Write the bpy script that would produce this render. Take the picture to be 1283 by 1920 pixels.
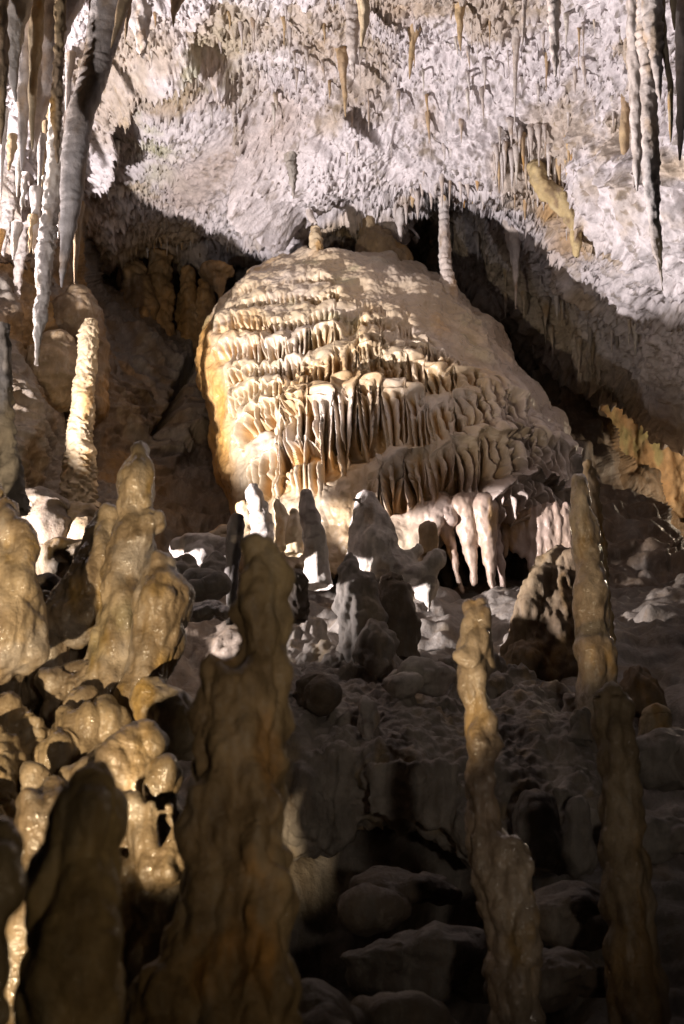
import bpy, math, random
import numpy as np
for o in list(bpy.data.objects): bpy.data.objects.remove(o, do_unlink=True)
SC = bpy.context.scene
COL = SC.collection
rad = math.radians

# ------------------------------------------------------------------ camera
CAM = np.array([0.0, 0.0, 1.6]); PITCH = rad(20.0); FPX = 2667.0
camd = bpy.data.cameras.new('camera'); cam = bpy.data.objects.new('camera', camd); COL.objects.link(cam)
cam.location = CAM; cam.rotation_euler = (math.pi/2 + PITCH, 0, 0)
camd.sensor_fit = 'VERTICAL'; camd.sensor_height = 36.0; camd.lens = 50.0
camd.clip_start = 0.05; camd.clip_end = 200
camd.dof.use_dof = True; camd.dof.focus_distance = 7.6; camd.dof.aperture_fstop = 5.6
SC.camera = cam
# ------------------------------------------------------------------ world: no daylight reaches this cave
w = bpy.data.worlds.new('World'); SC.world = w; w.use_nodes = True
bg = w.node_tree.nodes['Background']; bg.inputs[0].default_value = (0.9, 0.8, 0.75, 1); bg.inputs[1].default_value = 0.0025
SC.view_settings.view_transform = 'Standard'; SC.view_settings.look = 'None'
SC.view_settings.exposure = 0.0; SC.view_settings.gamma = 1.0
SC.cycles.use_denoising = True
SC.cycles.max_bounces = 6; SC.cycles.diffuse_bounces = 4; SC.cycles.glossy_bounces = 2
SC.cycles.sample_clamp_indirect = 4.0
SC.cycles.use_adaptive_sampling = False

def P(px, py, Y):
    """world point seen at photo pixel (px,py) at the horizontal distance Y in front of the camera"""
    px = np.asarray(px, float); py = np.asarray(py, float); Y = np.asarray(Y, float)
    dx = (px-641.5)/FPX; dy = (960-py)/FPX
    cy = math.cos(PITCH) - dy*math.sin(PITCH); cz = math.sin(PITCH) + dy*math.cos(PITCH)
    t = Y/cy
    return np.stack(np.broadcast_arrays(CAM[0]+dx*t, CAM[1]+Y+0*t, CAM[2]+cz*t), -1)
def PXM(py, Y):
    dy = (960-py)/FPX
    return Y/(math.cos(PITCH)-dy*math.sin(PITCH))/FPX

# ------------------------------------------------------------------ lamps of the show-cave lighting, plus added fills
def lamp(name, pos, target, energy, col, size=0.06, cone=None, blend=0.4):
    d = bpy.data.lights.new(name, 'SPOT' if cone else 'POINT')
    d.energy = energy; d.color = col; d.shadow_soft_size = size
    if cone: d.spot_size = rad(cone); d.spot_blend = blend
    o = bpy.data.objects.new(name, d); COL.objects.link(o); o.location = pos
    if cone:
        from mathutils import Vector
        v = Vector(target) - Vector(pos); o.rotation_euler = v.to_track_quat('-Z', 'Y').to_euler()
    return o
WHITE = (1.0, 0.92, 0.93); WARM = (1.0, 0.78, 0.50); AMB = (1.0, 0.62, 0.30)
def PT(px, py, Y): return tuple(float(v) for v in P(px, py, Y))
lamp('cave_lamp_main', (-3.3, 6.0, 3.3), PT(640, 420, 9.5), 2850, WHITE, 0.05, 114, 0.5)
lamp('fill_lamp_upper', (-2.6, 3.0, 2.9), PT(600, 10, 7.2), 300, WHITE, 0.05, 56, 0.5)  # added fill for the upper left stalactites and ceiling
lamp('cave_lamp_left', (-1.15, 1.15, 1.15), (-0.93, 4.0, 2.36), 500, WARM, 0.025, 30, 0.25)
lamp('cave_lamp_side', (-0.95, 1.6, 1.3), (1.02, 5.6, 3.8), 300, WARM, 0.03, 20, 0.4)
lamp('fill_lamp_near', (0.55, 0.2, 1.45), (-0.36, 2.0, 1.9), 12, (1.0, .78, .46), 0.06, 40, 0.6)  # added fill to keep the nearest stalagmites visible
lamp('fill_lamp_rear', (0.9, -1.6, 1.5), (0.15, 5.5, 3.4), 105, (1.0, .86, .72), 0.10, 33, 0.7)  # added fill behind the camera for the middle slope
lamp('cave_lamp_right', (3.9, 11.7, 6.2), PT(1210, 850, 13.0), 75, (1.0, .8, .58), 0.05)

# ------------------------------------------------------------------ numpy noise
def _h(ix, iy, iz, s):
    n = (ix.astype(np.int64)*374761393 + iy.astype(np.int64)*668265263 + iz.astype(np.int64)*2147483647 + s*1274126177) & 0xffffffff
    n = ((n ^ (n >> 13)) * 1274126177) & 0xffffffff
    n = ((n ^ (n >> 16)) * 2246822519) & 0xffffffff
    return ((n ^ (n >> 15)) & 0xffffff) / float(0xffffff)
def vn(p, s=0):
    """value noise -1..1"""
    f = np.floor(p); t = p-f; f = f.astype(np.int64); t = t*t*t*(t*(t*6-15)+10)
    x, y, z = f[:, 0], f[:, 1], f[:, 2]; a, b, c = t[:, 0], t[:, 1], t[:, 2]
    def L(u, v, k): return u+(v-u)*k
    r = L(L(L(_h(x, y, z, s), _h(x+1, y, z, s), a), L(_h(x, y+1, z, s), _h(x+1, y+1, z, s), a), b),
          L(L(_h(x, y, z+1, s), _h(x+1, y, z+1, s), a), L(_h(x, y+1, z+1, s), _h(x+1, y+1, z+1, s), a), b), c)
    return r*2-1
def fbm(p, sc, octv=4, s=0, g=0.5):
    sc = np.asarray(sc, float); q = p*sc; r = 0; a = 1; tot = 0
    for i in range(octv):
        r = r + a*vn(q+17.3*i, s+i*7); tot += a; a *= g; q = q*2.03
    return r/tot
def ridg(p, sc, octv=4, s=0, g=0.55):
    sc = np.asarray(sc, float); q = p*sc; r = 0; a = 1; tot = 0
    for i in range(octv):
        r = r + a*(1-2*np.abs(vn(q+9.1*i, s+i*7))); tot += a; a *= g; q = q*2.07
    return r/tot
def worley(p, sc, s=0, jit=0.9):
    """distance to nearest and second nearest feature point"""
    q = p*np.asarray(sc, float); f = np.floor(q).astype(np.int64)
    d1 = np.full(len(q), 9.0); d2 = np.full(len(q), 9.0); idv = np.zeros(len(q))
    for i in (-1, 0, 1):
        for j in (-1, 0, 1):
            for k in (-1, 0, 1):
                cx, cy, cz = f[:, 0]+i, f[:, 1]+j, f[:, 2]+k
                hx = _h(cx, cy, cz, s); hy = _h(cx, cy, cz, s+11); hz = _h(cx, cy, cz, s+23)
                d = np.sqrt((cx+.5+(hx-.5)*jit-q[:, 0])**2+(cy+.5+(hy-.5)*jit-q[:, 1])**2+(cz+.5+(hz-.5)*jit-q[:, 2])**2)
                m = d < d1
                d2 = np.where(m, d1, np.minimum(d2, d)); idv = np.where(m, hx, idv); d1 = np.where(m, d, d1)
    return d1, d2, idv
def sstep(a, b, x):
    t = np.clip((x-a)/(b-a), 0, 1); return t*t*(3-2*t)
def mix(a, b, t):
    t = np.asarray(t)[..., None]; return np.asarray(a)*(1-t)+np.asarray(b)*t

# ------------------------------------------------------------------ materials
def rock_mat(name, rough=0.6, coat=0.0, bump=0.5, bscale=40, grain=0.25, streak=0.0, spec=0.5):
    m = bpy.data.materials.new(name); m.use_nodes = True; nt = m.node_tree; N = nt.nodes; L = nt.links
    b = N['Principled BSDF']; at = N.new('ShaderNodeAttribute'); at.attribute_name = 'col'
    tc = N.new('ShaderNodeTexCoord')
    n1 = N.new('ShaderNodeTexNoise'); n1.inputs['Scale'].default_value = bscale*0.35; n1.inputs['Detail'].default_value = 8; n1.inputs['Roughness'].default_value = 0.65
    n2 = N.new('ShaderNodeTexNoise'); n2.inputs['Scale'].default_value = bscale; n2.inputs['Detail'].default_value = 6; n2.inputs['Roughness'].default_value = 0.7
    L.new(tc.outputs['Object'], n1.inputs['Vector']); L.new(tc.outputs['Object'], n2.inputs['Vector'])
    mr = N.new('ShaderNodeMapRange'); mr.inputs[1].default_value = 0.3; mr.inputs[2].default_value = 0.7
    mr.inputs[3].default_value = 1-grain; mr.inputs[4].default_value = 1+grain*0.6
    L.new(n1.outputs['Fac'], mr.inputs[0])
    mx = N.new('ShaderNodeVectorMath'); mx.operation = 'SCALE'
    L.new(at.outputs['Color'], mx.inputs[0]); L.new(mr.outputs[0], mx.inputs['Scale'])
    # mineral streaks running down the stone and paler calcite patches
    mp = N.new('ShaderNodeMapping'); mp.inputs['Scale'].default_value = (1, 1, .28); L.new(tc.outputs['Object'], mp.inputs[0])
    n4 = N.new('ShaderNodeTexNoise'); n4.inputs['Scale'].default_value = 16; n4.inputs['Detail'].default_value = 7; n4.inputs['Roughness'].default_value = .7; L.new(mp.outputs[0], n4.inputs['Vector'])
    r4 = N.new('ShaderNodeMapRange'); r4.inputs[1].default_value = .50; r4.inputs[2].default_value = .64; L.new(n4.outputs['Fac'], r4.inputs[0])
    r5 = N.new('ShaderNodeMapRange'); r5.inputs[1].default_value = .48; r5.inputs[2].default_value = .34; L.new(n4.outputs['Fac'], r5.inputs[0])
    ma = N.new('ShaderNodeMath'); ma.operation = 'MULTIPLY'; ma.inputs[1].default_value = streak; L.new(r4.outputs[0], ma.inputs[0])
    mb = N.new('ShaderNodeMath'); mb.operation = 'MULTIPLY'; mb.inputs[1].default_value = streak*.6; L.new(r5.outputs[0], mb.inputs[0])
    m1 = N.new('ShaderNodeMix'); m1.data_type = 'RGBA'; m1.inputs[7].default_value = (.13, .085, .045, 1); L.new(ma.outputs[0], m1.inputs[0]); L.new(mx.outputs[0], m1.inputs[6])
    m2 = N.new('ShaderNodeMix'); m2.data_type = 'RGBA'; m2.inputs[7].default_value = (.52, .46, .39, 1); L.new(mb.outputs[0], m2.inputs[0]); L.new(m1.outputs[2], m2.inputs[6])
    L.new(m2.outputs[2], b.inputs['Base Color'])
    bp = N.new('ShaderNodeBump'); bp.inputs['Strength'].default_value = bump; bp.inputs['Distance'].default_value = 0.012
    L.new(n2.outputs['Fac'], bp.inputs['Height']); L.new(bp.outputs[0], b.inputs['Normal'])
    r2 = N.new('ShaderNodeMapRange'); r2.inputs[1].default_value = 0.35; r2.inputs[2].default_value = 0.65
    r2.inputs[3].default_value = max(rough-0.15, .05); r2.inputs[4].default_value = min(rough+0.15, 1)
    L.new(n1.outputs['Fac'], r2.inputs[0]); L.new(r2.outputs[0], b.inputs['Roughness'])
    b.inputs['Specular IOR Level'].default_value = spec
    b.inputs['Coat Weight'].default_value = coat; b.inputs['Coat Roughness'].default_value = 0.14
    if coat > 0:
        bp2 = N.new('ShaderNodeBump'); bp2.inputs['Strength'].default_value = 0.9; bp2.inputs['Distance'].default_value = 0.012
        n3 = N.new('ShaderNodeTexNoise'); n3.inputs['Scale'].default_value = 55; n3.inputs['Detail'].default_value = 3; L.new(tc.outputs['Object'], n3.inputs['Vector']); L.new(n3.outputs['Fac'], bp2.inputs['Height']); L.new(bp2.outputs[0], b.inputs['Coat Normal'])
    return m
M_CRUST = rock_mat('crusty_calcite', 0.8, 0, 0.9, 45, 0.30, spec=0.25)
M_FLOW = rock_mat('flowstone_calcite', 0.38, 0.45, 0.35, 40, 0.16)
M_WET = rock_mat('wet_calcite', 0.38, 0.85, 0.85, 38, 0.42, streak=.55)
M_OLIVE = rock_mat('damp_olive_calcite', 0.55, 0.15, 0.9, 26, 0.5, streak=.55, spec=0.4)
M_DRY = rock_mat('dry_calcite', 0.7, 0, 0.7, 40, 0.30, streak=.25, spec=0.3)
M_ROCK = rock_mat('cave_rock', 0.65, 0.05, 0.9, 25, 0.40, streak=.4, spec=0.35)

# ------------------------------------------------------------------ mesh helpers
def vnormals(v, q):
    n = np.cross(v[q[:, 2]]-v[q[:, 0]], v[q[:, 3]]-v[q[:, 1]])
    r = np.zeros_like(v)
    for k in range(4):
        for c in range(3): r[:, c] += np.bincount(q[:, k], n[:, c], len(v))
    l = np.linalg.norm(r, axis=1, keepdims=True); l[l == 0] = 1
    return r/l
def mk(name, v, q, col, mat, parent=None, origin=None):
    v = np.asarray(v, float); q = np.asarray(q, np.int32)
    og = np.zeros(3) if origin is None else np.asarray(origin, float)
    me = bpy.data.meshes.new(name); me.vertices.add(len(v)); me.vertices.foreach_set('co', (v-og).astype(np.float32).ravel())
    me.loops.add(q.size); me.loops.foreach_set('vertex_index', q.ravel())
    me.polygons.add(len(q)); me.polygons.foreach_set('loop_start', np.arange(0, q.size, 4, dtype=np.int32))
    me.polygons.foreach_set('use_smooth', np.ones(len(q), bool))
    me.update(calc_edges=True)
    a = me.color_attributes.new('col', 'FLOAT_COLOR', 'POINT')
    c4 = np.ones((len(v), 4), np.float32); c4[:, :3] = np.clip(col, 0, 0.95); a.data.foreach_set('color', c4.ravel())
    me.materials.append(mat)
    o = bpy.data.objects.new(name, me); COL.objects.link(o)
    if parent is None: o.location = og
    else: o.parent = parent; o.location = og-np.array(parent.location)
    return o
def tag(o, label=None, cat=None, group=None, kind=None):
    if label: o['label'] = label
    if cat: o['category'] = cat
    if group: o['group'] = group
    if kind: o['kind'] = kind
    return o
def gridq(nr, nc, wrap=False):
    i = np.arange(nr-1)[:, None]*nc; j = np.arange(nc if wrap else nc-1)[None, :]; j1 = (j+1) % nc
    return np.stack([i+j, i+j1, i+nc+j1, i+nc+j], -1).reshape(-1, 4)
def interp(xs, pts):
    p = np.array(pts, float); return np.interp(xs, p[:, 0], p[:, 1])
def smooth_interp(t, ts, vals):
    """Catmull-Rom style (pchip-like) interpolation"""
    ts = np.asarray(ts, float); vals = np.asarray(vals, float)
    if len(ts) < 3: return np.interp(t, ts, vals)
    h = np.diff(ts); d = np.diff(vals)/h; m = np.zeros_like(vals)
    m[0] = d[0]; m[-1] = d[-1]; m[1:-1] = np.where(d[:-1]*d[1:] > 0, 2*d[:-1]*d[1:]/(d[:-1]+d[1:]+1e-12), 0)
    i = np.clip(np.searchsorted(ts, t)-1, 0, len(h)-1); u = (t-ts[i])/h[i]
    return ((2*u**3-3*u**2+1)*vals[i]+(u**3-2*u**2+u)*h[i]*m[i]+(-2*u**3+3*u**2)*vals[i+1]+(u**3-u**2)*h[i]*m[i+1])

# ------------------------------------------------------------------ colour functions (mineral colours, with shade mixed in at places)
CREAM = np.array([.58, .455, .29]); LILAC = np.array([.62, .57, .57]); OCHRE = np.array([.50, .29, .09]); TAN = np.array([.44, .33, .20])
GREY = np.array([.27, .24, .21]); BROWN = np.array([.22, .15, .08]); DARK = np.array([.10, .08, .06]); ORANGE = np.array([.60, .30, .05]); MOSS = np.array([.36, .36, .17])
def pal(p, a, b, c=None, s=0, sc=2.0, k=1.0, kc=0.35):
    n = fbm(p, (sc, sc, sc*.6), 4, s); r = mix(a, b, sstep(-.35*k, .35*k, n))
    if c is not None:
        n2 = fbm(p, (sc*2.3, sc*2.3, sc*1.0), 4, s+31); r = mix(r, c, sstep(.15, .5, n2)*kc*2)
    return r

# styles: displacement in metres along the normal
def disp(p, r, style, s):
    r = np.asarray(r)
    if style == 'smooth':
        d1, d2, _ = worley(p, (9, 9, 5), s); e1, _, _ = worley(p, (26, 26, 12), s+5)
        return r*0.30*fbm(p, (5, 5, 4), 3, s) + 0.034*(0.6-d1) + 0.020*(.55-e1) + 0.014*fbm(p, (26, 26, 12), 4, s+3)
    if style == 'knobby':
        d1, d2, _ = worley(p, (9, 9, 6.5), s); e1, _, _ = worley(p, (22, 22, 13), s+5)
        return r*0.28*fbm(p, (5, 5, 5), 3, s) + r*0.46*(0.55-d1) + 0.036*(0.55-e1) + 0.015*fbm(p, (30, 30, 16), 4, s+3)
    if style == 'boulder':
        d1, d2, _ = worley(p, (5, 5, 5), s); e1, _, _ = worley(p, (16, 16, 16), s+5)
        return r*0.80*fbm(p, (3.2, 3.2, 4), 4, s) + r*0.28*ridg(p, (2.5, 2.5, 6), 4, s+8)+ r*0.25*(0.55-d1) + 0.016*(0.6-e1) + 0.010*fbm(p, 24, 3, s+3)
    if style == 'banded':
        ph = p[:, 2]*15 + 2.6*fbm(p, (4, 4, 2), 3, s+2); fr = ph-np.floor(ph)
        led = np.where(fr < .8, fr/.8, (1-fr)/.2)*(.4+.9*_h(np.floor(ph), 0*ph, 0*ph, s))
        e1, _, _ = worley(p, (30, 30, 16), s+5)
        return r*0.26*fbm(p, (5, 5, 6), 3, s) + r*0.20*(led-.5) + 0.012*(0.6-e1)+0.006*fbm(p, 40, 3, s+3)
    if style == 'shaggy':
        ph = p[:, 2]*19 + 3.5*fbm(p, (9, 9, 4), 3, s+2); fr = ph-np.floor(ph)
        e1, _, _ = worley(p, (34, 34, 20), s+5)
        return r*0.34*fbm(p, (9, 9, 8), 3, s) + r*0.28*(.5-fr)*(.3+1.1*_h(np.floor(ph), 0*ph, 0*ph, s)) + 0.016*(0.5-e1)
    if style == 'drape':
        d1, d2, _ = worley(p, (10, 10, 4), s); e1, _, _ = worley(p, (26, 26, 9), s+5)
        ph = p[:, 2]*26+2.5*fbm(p, (5, 5, 3), 3, s+2); fr = ph-np.floor(ph)
        return r*.5*fbm(p, (5, 5, 3), 4, s) + .035*(.55-d1)+.022*(.5-e1)+.010*fr*sstep(-.2, .3, fbm(p, 2, 2, s+6)) + .014*fbm(p, (30, 30, 12), 4, s+3)
    if style == 'drip':
        return r*0.10*fbm(p, (5, 5, 2), 3, s) + .006*fbm(p, (20, 20, 30), 4, s+2)+.004*ridg(p, (6, 6, 26), 2, s+4)
    if style == 'stal':
        e1, _, _ = worley(p, (26, 26, 11), s+5)
        return r*0.22*fbm(p, (10, 10, 4), 3, s) + np.minimum(r*.30, 0.012)*(0.5-e1)*2
    return 0*r

def tube(spine, Y, nseg=36, step=0.012, capt=True, capb=False, ell=1.0):
    """spine [(px,py,halfwidth px[,Y])] top to bottom; returns rings of verts, quads and radius"""
    S = [tuple(a)+((Y,) if len(a) == 3 else ()) for a in spine]
    C = np.array([P(a[0], a[1], a[3]) for a in S]); R = np.array([a[2]*PXM(a[1], a[3]) for a in S])
    if capt:
        r0 = R[0]; C[0, 2] -= r0*.8
        k = np.array([math.cos(x) for x in np.linspace(math.pi/2-.03, 0.25, 7)])
        zz = np.array([math.sin(x) for x in np.linspace(math.pi/2-.03, 0.25, 7)])*.8
        C = np.vstack([np.stack([np.full(7, C[0, 0]), np.full(7, C[0, 1]), C[0, 2]+r0*zz], -1), C]); R = np.concatenate([r0*k, R])
    if capb:
        r0 = R[-1]
        C = np.vstack([C, [C[-1]-[0, 0, r0*.5], C[-1]-[0, 0, r0*.8]]]); R = np.concatenate([R, [r0*.8, r0*.05]])
    t = np.concatenate([[0], np.cumsum(np.maximum(np.linalg.norm(np.diff(C, axis=0), axis=1), 1e-5))])
    n = max(8, int(t[-1]/step)); tt = np.unique(np.concatenate([np.linspace(0, t[-1], n), t[:8] if capt else []]))
    c = np.stack([smooth_interp(tt, t, C[:, k]) for k in range(3)], -1); r = smooth_interp(tt, t, R)
    a = np.linspace(0, 2*math.pi, nseg, endpoint=False)
    v = c[:, None, :] + np.stack([np.cos(a)[None]*r[:, None], np.sin(a)[None]*r[:, None]*ell, np.zeros((len(tt), nseg))], -1)
    return v.reshape(-1, 3), gridq(len(tt), nseg, True)[:, ::-1], np.repeat(r, nseg)

_seed = [100]
def column(name, spine, Y, colf, mat, style='smooth', capt=True, capb=False, label=None, cat='stalagmite', group=None, nseg=40, step=0.010, amp=1.0, ell=1.0, parent=None, seed=None, flare=None):
    _seed[0] += 13; s = _seed[0] if seed is None else seed
    v, q, r = tube(spine, Y, nseg, step, capt, capb, ell)
    og = v[:nseg].mean(0) if cat == 'stalactite' else v[-nseg:].mean(0)
    n = vnormals(v, q)
    v2 = v + n*(disp(v, r, style, s)*amp)[:, None]
    # drift of the axis so nothing is a straight lathe
    o = mk(name, v2, q, colf(v2, n, s), mat, parent, og)
    return tag(o, label, cat if parent is None else None, group)

def blob(name, items, vox, colf, mat, style='knobby', amp=1.0, sm=6, label=None, cat='stalagmite', group=None, kind=None, sub=1, parent=None, rr=.09):
    """items: ('t', spine, Y) tapered column or ('s', px,py,rad px,Y,(sx,sy,sz)) lobe; fused into one continuous surface"""
    _seed[0] += 13; s = _seed[0]
    V = []; Q = []; n0 = 0
    for it in items:
        if it[0] == 't':
            v, q, r = tube(it[1], it[2], 24, 0.03, True, True)
        else:
            c = P(it[1], it[2], it[4]); r = it[3]*PXM(it[2], it[4]); sc = it[5] if len(it) > 5 else (1, 1, 1)
            th = np.linspace(0.02, math.pi-.02, 13); ph = np.linspace(0, 2*math.pi, 20, endpoint=False)
            v = np.stack([np.sin(th)[:, None]*np.cos(ph)[None]*r*sc[0]+c[0], np.sin(th)[:, None]*np.sin(ph)[None]*r*sc[1]+c[1], np.cos(th)[:, None]*np.ones(20)[None]*r*sc[2]+c[2]], -1).reshape(-1, 3)
            q = gridq(13, 20, True)[:, ::-1]
        # close ends with a fan of degenerate quads
        ns = 24 if it[0] == 't' else 20; L = len(v)
        v = np.vstack([v, v[:ns].mean(0), v[-ns:].mean(0)])
        j = np.arange(0, ns, 2); a1 = (j+1) % ns; a2 = (j+2) % ns
        top = np.stack([j, np.full_like(j, L), a2, a1], -1)[:, ::1]
        bot = np.stack([L-ns+j, L-ns+a1, L-ns+a2, np.full_like(j, L+1)], -1)
        V.append(v); Q.append(np.vstack([q, top, bot])+n0); n0 += len(v)
    V = np.vstack(V); Q = np.vstack(Q)
    me = bpy.data.meshes.new('tmp'); me.from_pydata(V.tolist(), [], Q.tolist()); ob = bpy.data.objects.new('tmp', me); COL.objects.link(ob)
    md = ob.modifiers.new('r', 'REMESH'); md.mode = 'VOXEL'; md.voxel_size = vox
    ms = ob.modifiers.new('s', 'SMOOTH'); ms.factor = 0.6; ms.iterations = sm
    if sub: su = ob.modifiers.new('u', 'SUBSURF'); su.levels = sub; su.render_levels = sub
    ev = ob.evaluated_get(bpy.context.evaluated_depsgraph_get()); m2 = ev.to_mesh()
    v = np.empty(len(m2.vertices)*3, np.float32); m2.vertices.foreach_get('co', v); v = v.reshape(-1, 3).astype(float)
    ls = np.empty(len(m2.polygons), np.int32); m2.polygons.foreach_get('loop_start', ls)
    lv = np.empty(len(m2.loops), np.int32); m2.loops.foreach_get('vertex_index', lv)
    q = np.stack([lv[ls], lv[ls+1], lv[ls+2], lv[ls+3]], -1)
    ev.to_mesh_clear(); bpy.data.objects.remove(ob, do_unlink=True); bpy.data.meshes.remove(me)
    n = vnormals(v, q)
    v2 = v + n*(disp(v, np.full(len(v), rr), style, s)*amp)[:, None]
    og = np.array([v2[:, 0].mean(), v2[:, 1].mean(), v2[:, 2].min()])
    o = mk(name, v2, q, colf(v2, n, s), mat, parent, og)
    return tag(o, label, cat if parent is None else None, group, kind)

def sheet(name, pxs, pys, Ytab, ncol, nrow, dispf, colf, mat, bottom=None, kind='structure', curl=0.0):
    """a rock surface given by control distances Ytab[row][col] and real relief on top of it"""
    pxs = np.array(pxs, float); pys = np.array(pys, float); T = np.array(Ytab, float)
    x = np.linspace(pxs[0], pxs[-1], ncol)
    rows = np.array([smooth_interp(x, pxs, T[k]) for k in range(len(pys))])
    vv = np.linspace(0, 1, nrow)
    bot = np.full(ncol, pys[-1]) if bottom is None else interp(x, bottom)
    PY = pys[0] + vv[:, None]*(bot-pys[0])[None]
    PX = np.broadcast_to(x, PY.shape)
    Yv = np.empty_like(PY)
    for j in range(ncol): Yv[:, j] = smooth_interp(PY[:, j], pys, rows[:, j])
    if curl:
        Yv = Yv + curl*np.clip((vv-0.965)/0.035, 0, 1)[:, None]**2
    v = P(PX, PY, Yv).reshape(-1, 3); q = gridq(nrow, ncol)
    n = vnormals(v, q)
    if np.mean(np.sum(n*(CAM-v), 1)) < 0: n = -n; q = q[:, ::-1]
    ppx, ppy = PX.reshape(-1), PY.reshape(-1)
    dv = dispf(v, n, ppx, ppy)
    v2 = v+dv
    o = mk(name, v2, q, colf(v2, n, ppx, ppy), mat)
    tag(o, kind=kind)
    return o, v2.reshape(nrow, ncol, 3), PX, PY

# ================================================================== CEILING
def g2(x, y, cx, cy, sx, sy): return np.exp(-((x-cx)/sx)**2-((y-cy)/sy)**2)
def ceil_disp(v, n, px, py):
    big = 0.32*fbm(v, (.9, .9, 1.2), 3, 1)
    # slanted bedding ribs
    q = v@np.array([[.8, .45, 0], [-.3, .9, .2], [0.5, 0, 1]]).T
    rib = 0.26*ridg(q, (0.6, 1.7, 1.6), 5, 3)*sstep(-.5, .3, fbm(v, .7, 2, 18))
    med = 0.08*fbm(v, (5, 5, 4), 4, 5)
    d1, d2, _ = worley(v, (14, 11, 6), 8); e1, e2, _ = worley(v, (34, 26, 13), 9)
    calm = 1-0.75*np.clip(g2(px, py, 410, 280, 90, 45)+g2(px, py, 370, 340, 60, 30), 0, 1)
    crust = (0.085*np.clip(.55-d1, 0, 1)+0.050*np.clip(.55-e1, 0, 1)+.03*fbm(v, (26, 20, 14), 3, 19))*calm
    hang = 0.16*np.clip(.42-d1, 0, 1)**1.3*sstep(-.1, .5, fbm(v, 1.6, 2, 12))*calm
    ar = np.array([(150, 330), (185, 240), (225, 170), (290, 118), (350, 108), (400, 135), (440, 185), (478, 250), (520, 300), (556, 360)], float)
    dd = np.full(len(px), 1e9); side = np.zeros(len(px))
    for k in range(len(ar)-1):
        a, b = ar[k], ar[k+1]; t = np.clip(((px-a[0])*(b-a)[0]+(py-a[1])*(b-a)[1])/((b-a)**2).sum(), 0, 1)
        ex = px-a[0]-t*(b-a)[0]; ey = py-a[1]-t*(b-a)[1]; q2 = np.hypot(ex, ey); m = q2 < dd
        side = np.where(m, np.sign((b-a)[0]*ey-(b-a)[1]*ex), side); dd = np.where(m, q2, dd)
    big = big + .26*np.exp(-(dd/17)**2)*(.5+fbm(v, 3, 2, 21)+.5) - .22*np.exp(-((dd-34)/24)**2)*(side > 0)
    d = n*(big+rib+med*calm+crust)[:, None]
    d[:, 2] -= hang*2.0+.20*np.clip(.40-e1, 0, 1)**1.1*sstep(-.15, .35, fbm(v, 2.3, 3, 13))*calm
    return d
def ceil_col(v, n, px, py):
    c = pal(v, LILAC, LILAC*.9, None, 40, 2.2)
    c = mix(c, TAN, sstep(.25, .55, fbm(v, (1.6, 1.6, 2.2), 4, 41))*.7)
    sp = fbm(v, (22, 22, 12), 3, 42); c = mix(c, DARK*1.6, sstep(.22, .42, sp)*.7)
    gm = np.clip(g2(px, py, 370, 90, 110, 90)+g2(px, py, 300, 290, 70, 70)+.5*g2(px, py, 280, 230, 60, 60), 0, 1)
    c = mix(c, MOSS, gm*sstep(-.2, .4, fbm(v, 4, 3, 43))*.55)
    c = mix(c, TAN*.75, sstep(.02, .35, fbm(v, (1.3, 1.3, 2.0), 4, 47))*.6)
    c = mix(c, BROWN*1.6, np.clip(g2(px, py, 380, 160, 80, 50)+g2(px, py, 200, 440, 120, 60)+g2(px, py, 620, 100, 40, 25)+g2(px, py, 810, 215, 30, 25)+g2(px, py, 760, 10, 70, 25), 0, 1)*sstep(-.4, .3, fbm(v, 5, 4, 48))*.6)
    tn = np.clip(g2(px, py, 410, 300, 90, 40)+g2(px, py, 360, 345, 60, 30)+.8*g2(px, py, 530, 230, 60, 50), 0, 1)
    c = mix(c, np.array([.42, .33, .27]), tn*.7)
    br = np.clip(g2(px, py, 1050, 370, 40, 30)+g2(px, py, 1095, 430, 40, 30), 0, 1)
    c = mix(c, OCHRE*.7, br*.8)
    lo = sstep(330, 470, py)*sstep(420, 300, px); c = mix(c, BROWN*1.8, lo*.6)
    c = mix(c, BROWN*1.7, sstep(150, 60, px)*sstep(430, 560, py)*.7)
    gr = sstep(0, 90, py-(350+.62*(px-860)))*sstep(760, 860, px); c = mix(c, np.array([.42,.38,.36]), gr*.5)  # grey tint paints in the dome's shadow on the right ceiling
    return c
CX = [-350, 0, 130, 300, 450, 600, 740, 860, 1000, 1140, 1283, 1650]
CY = [-500, -150, 0, 120, 240, 340, 400, 480, 600, 760, 900]
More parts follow.
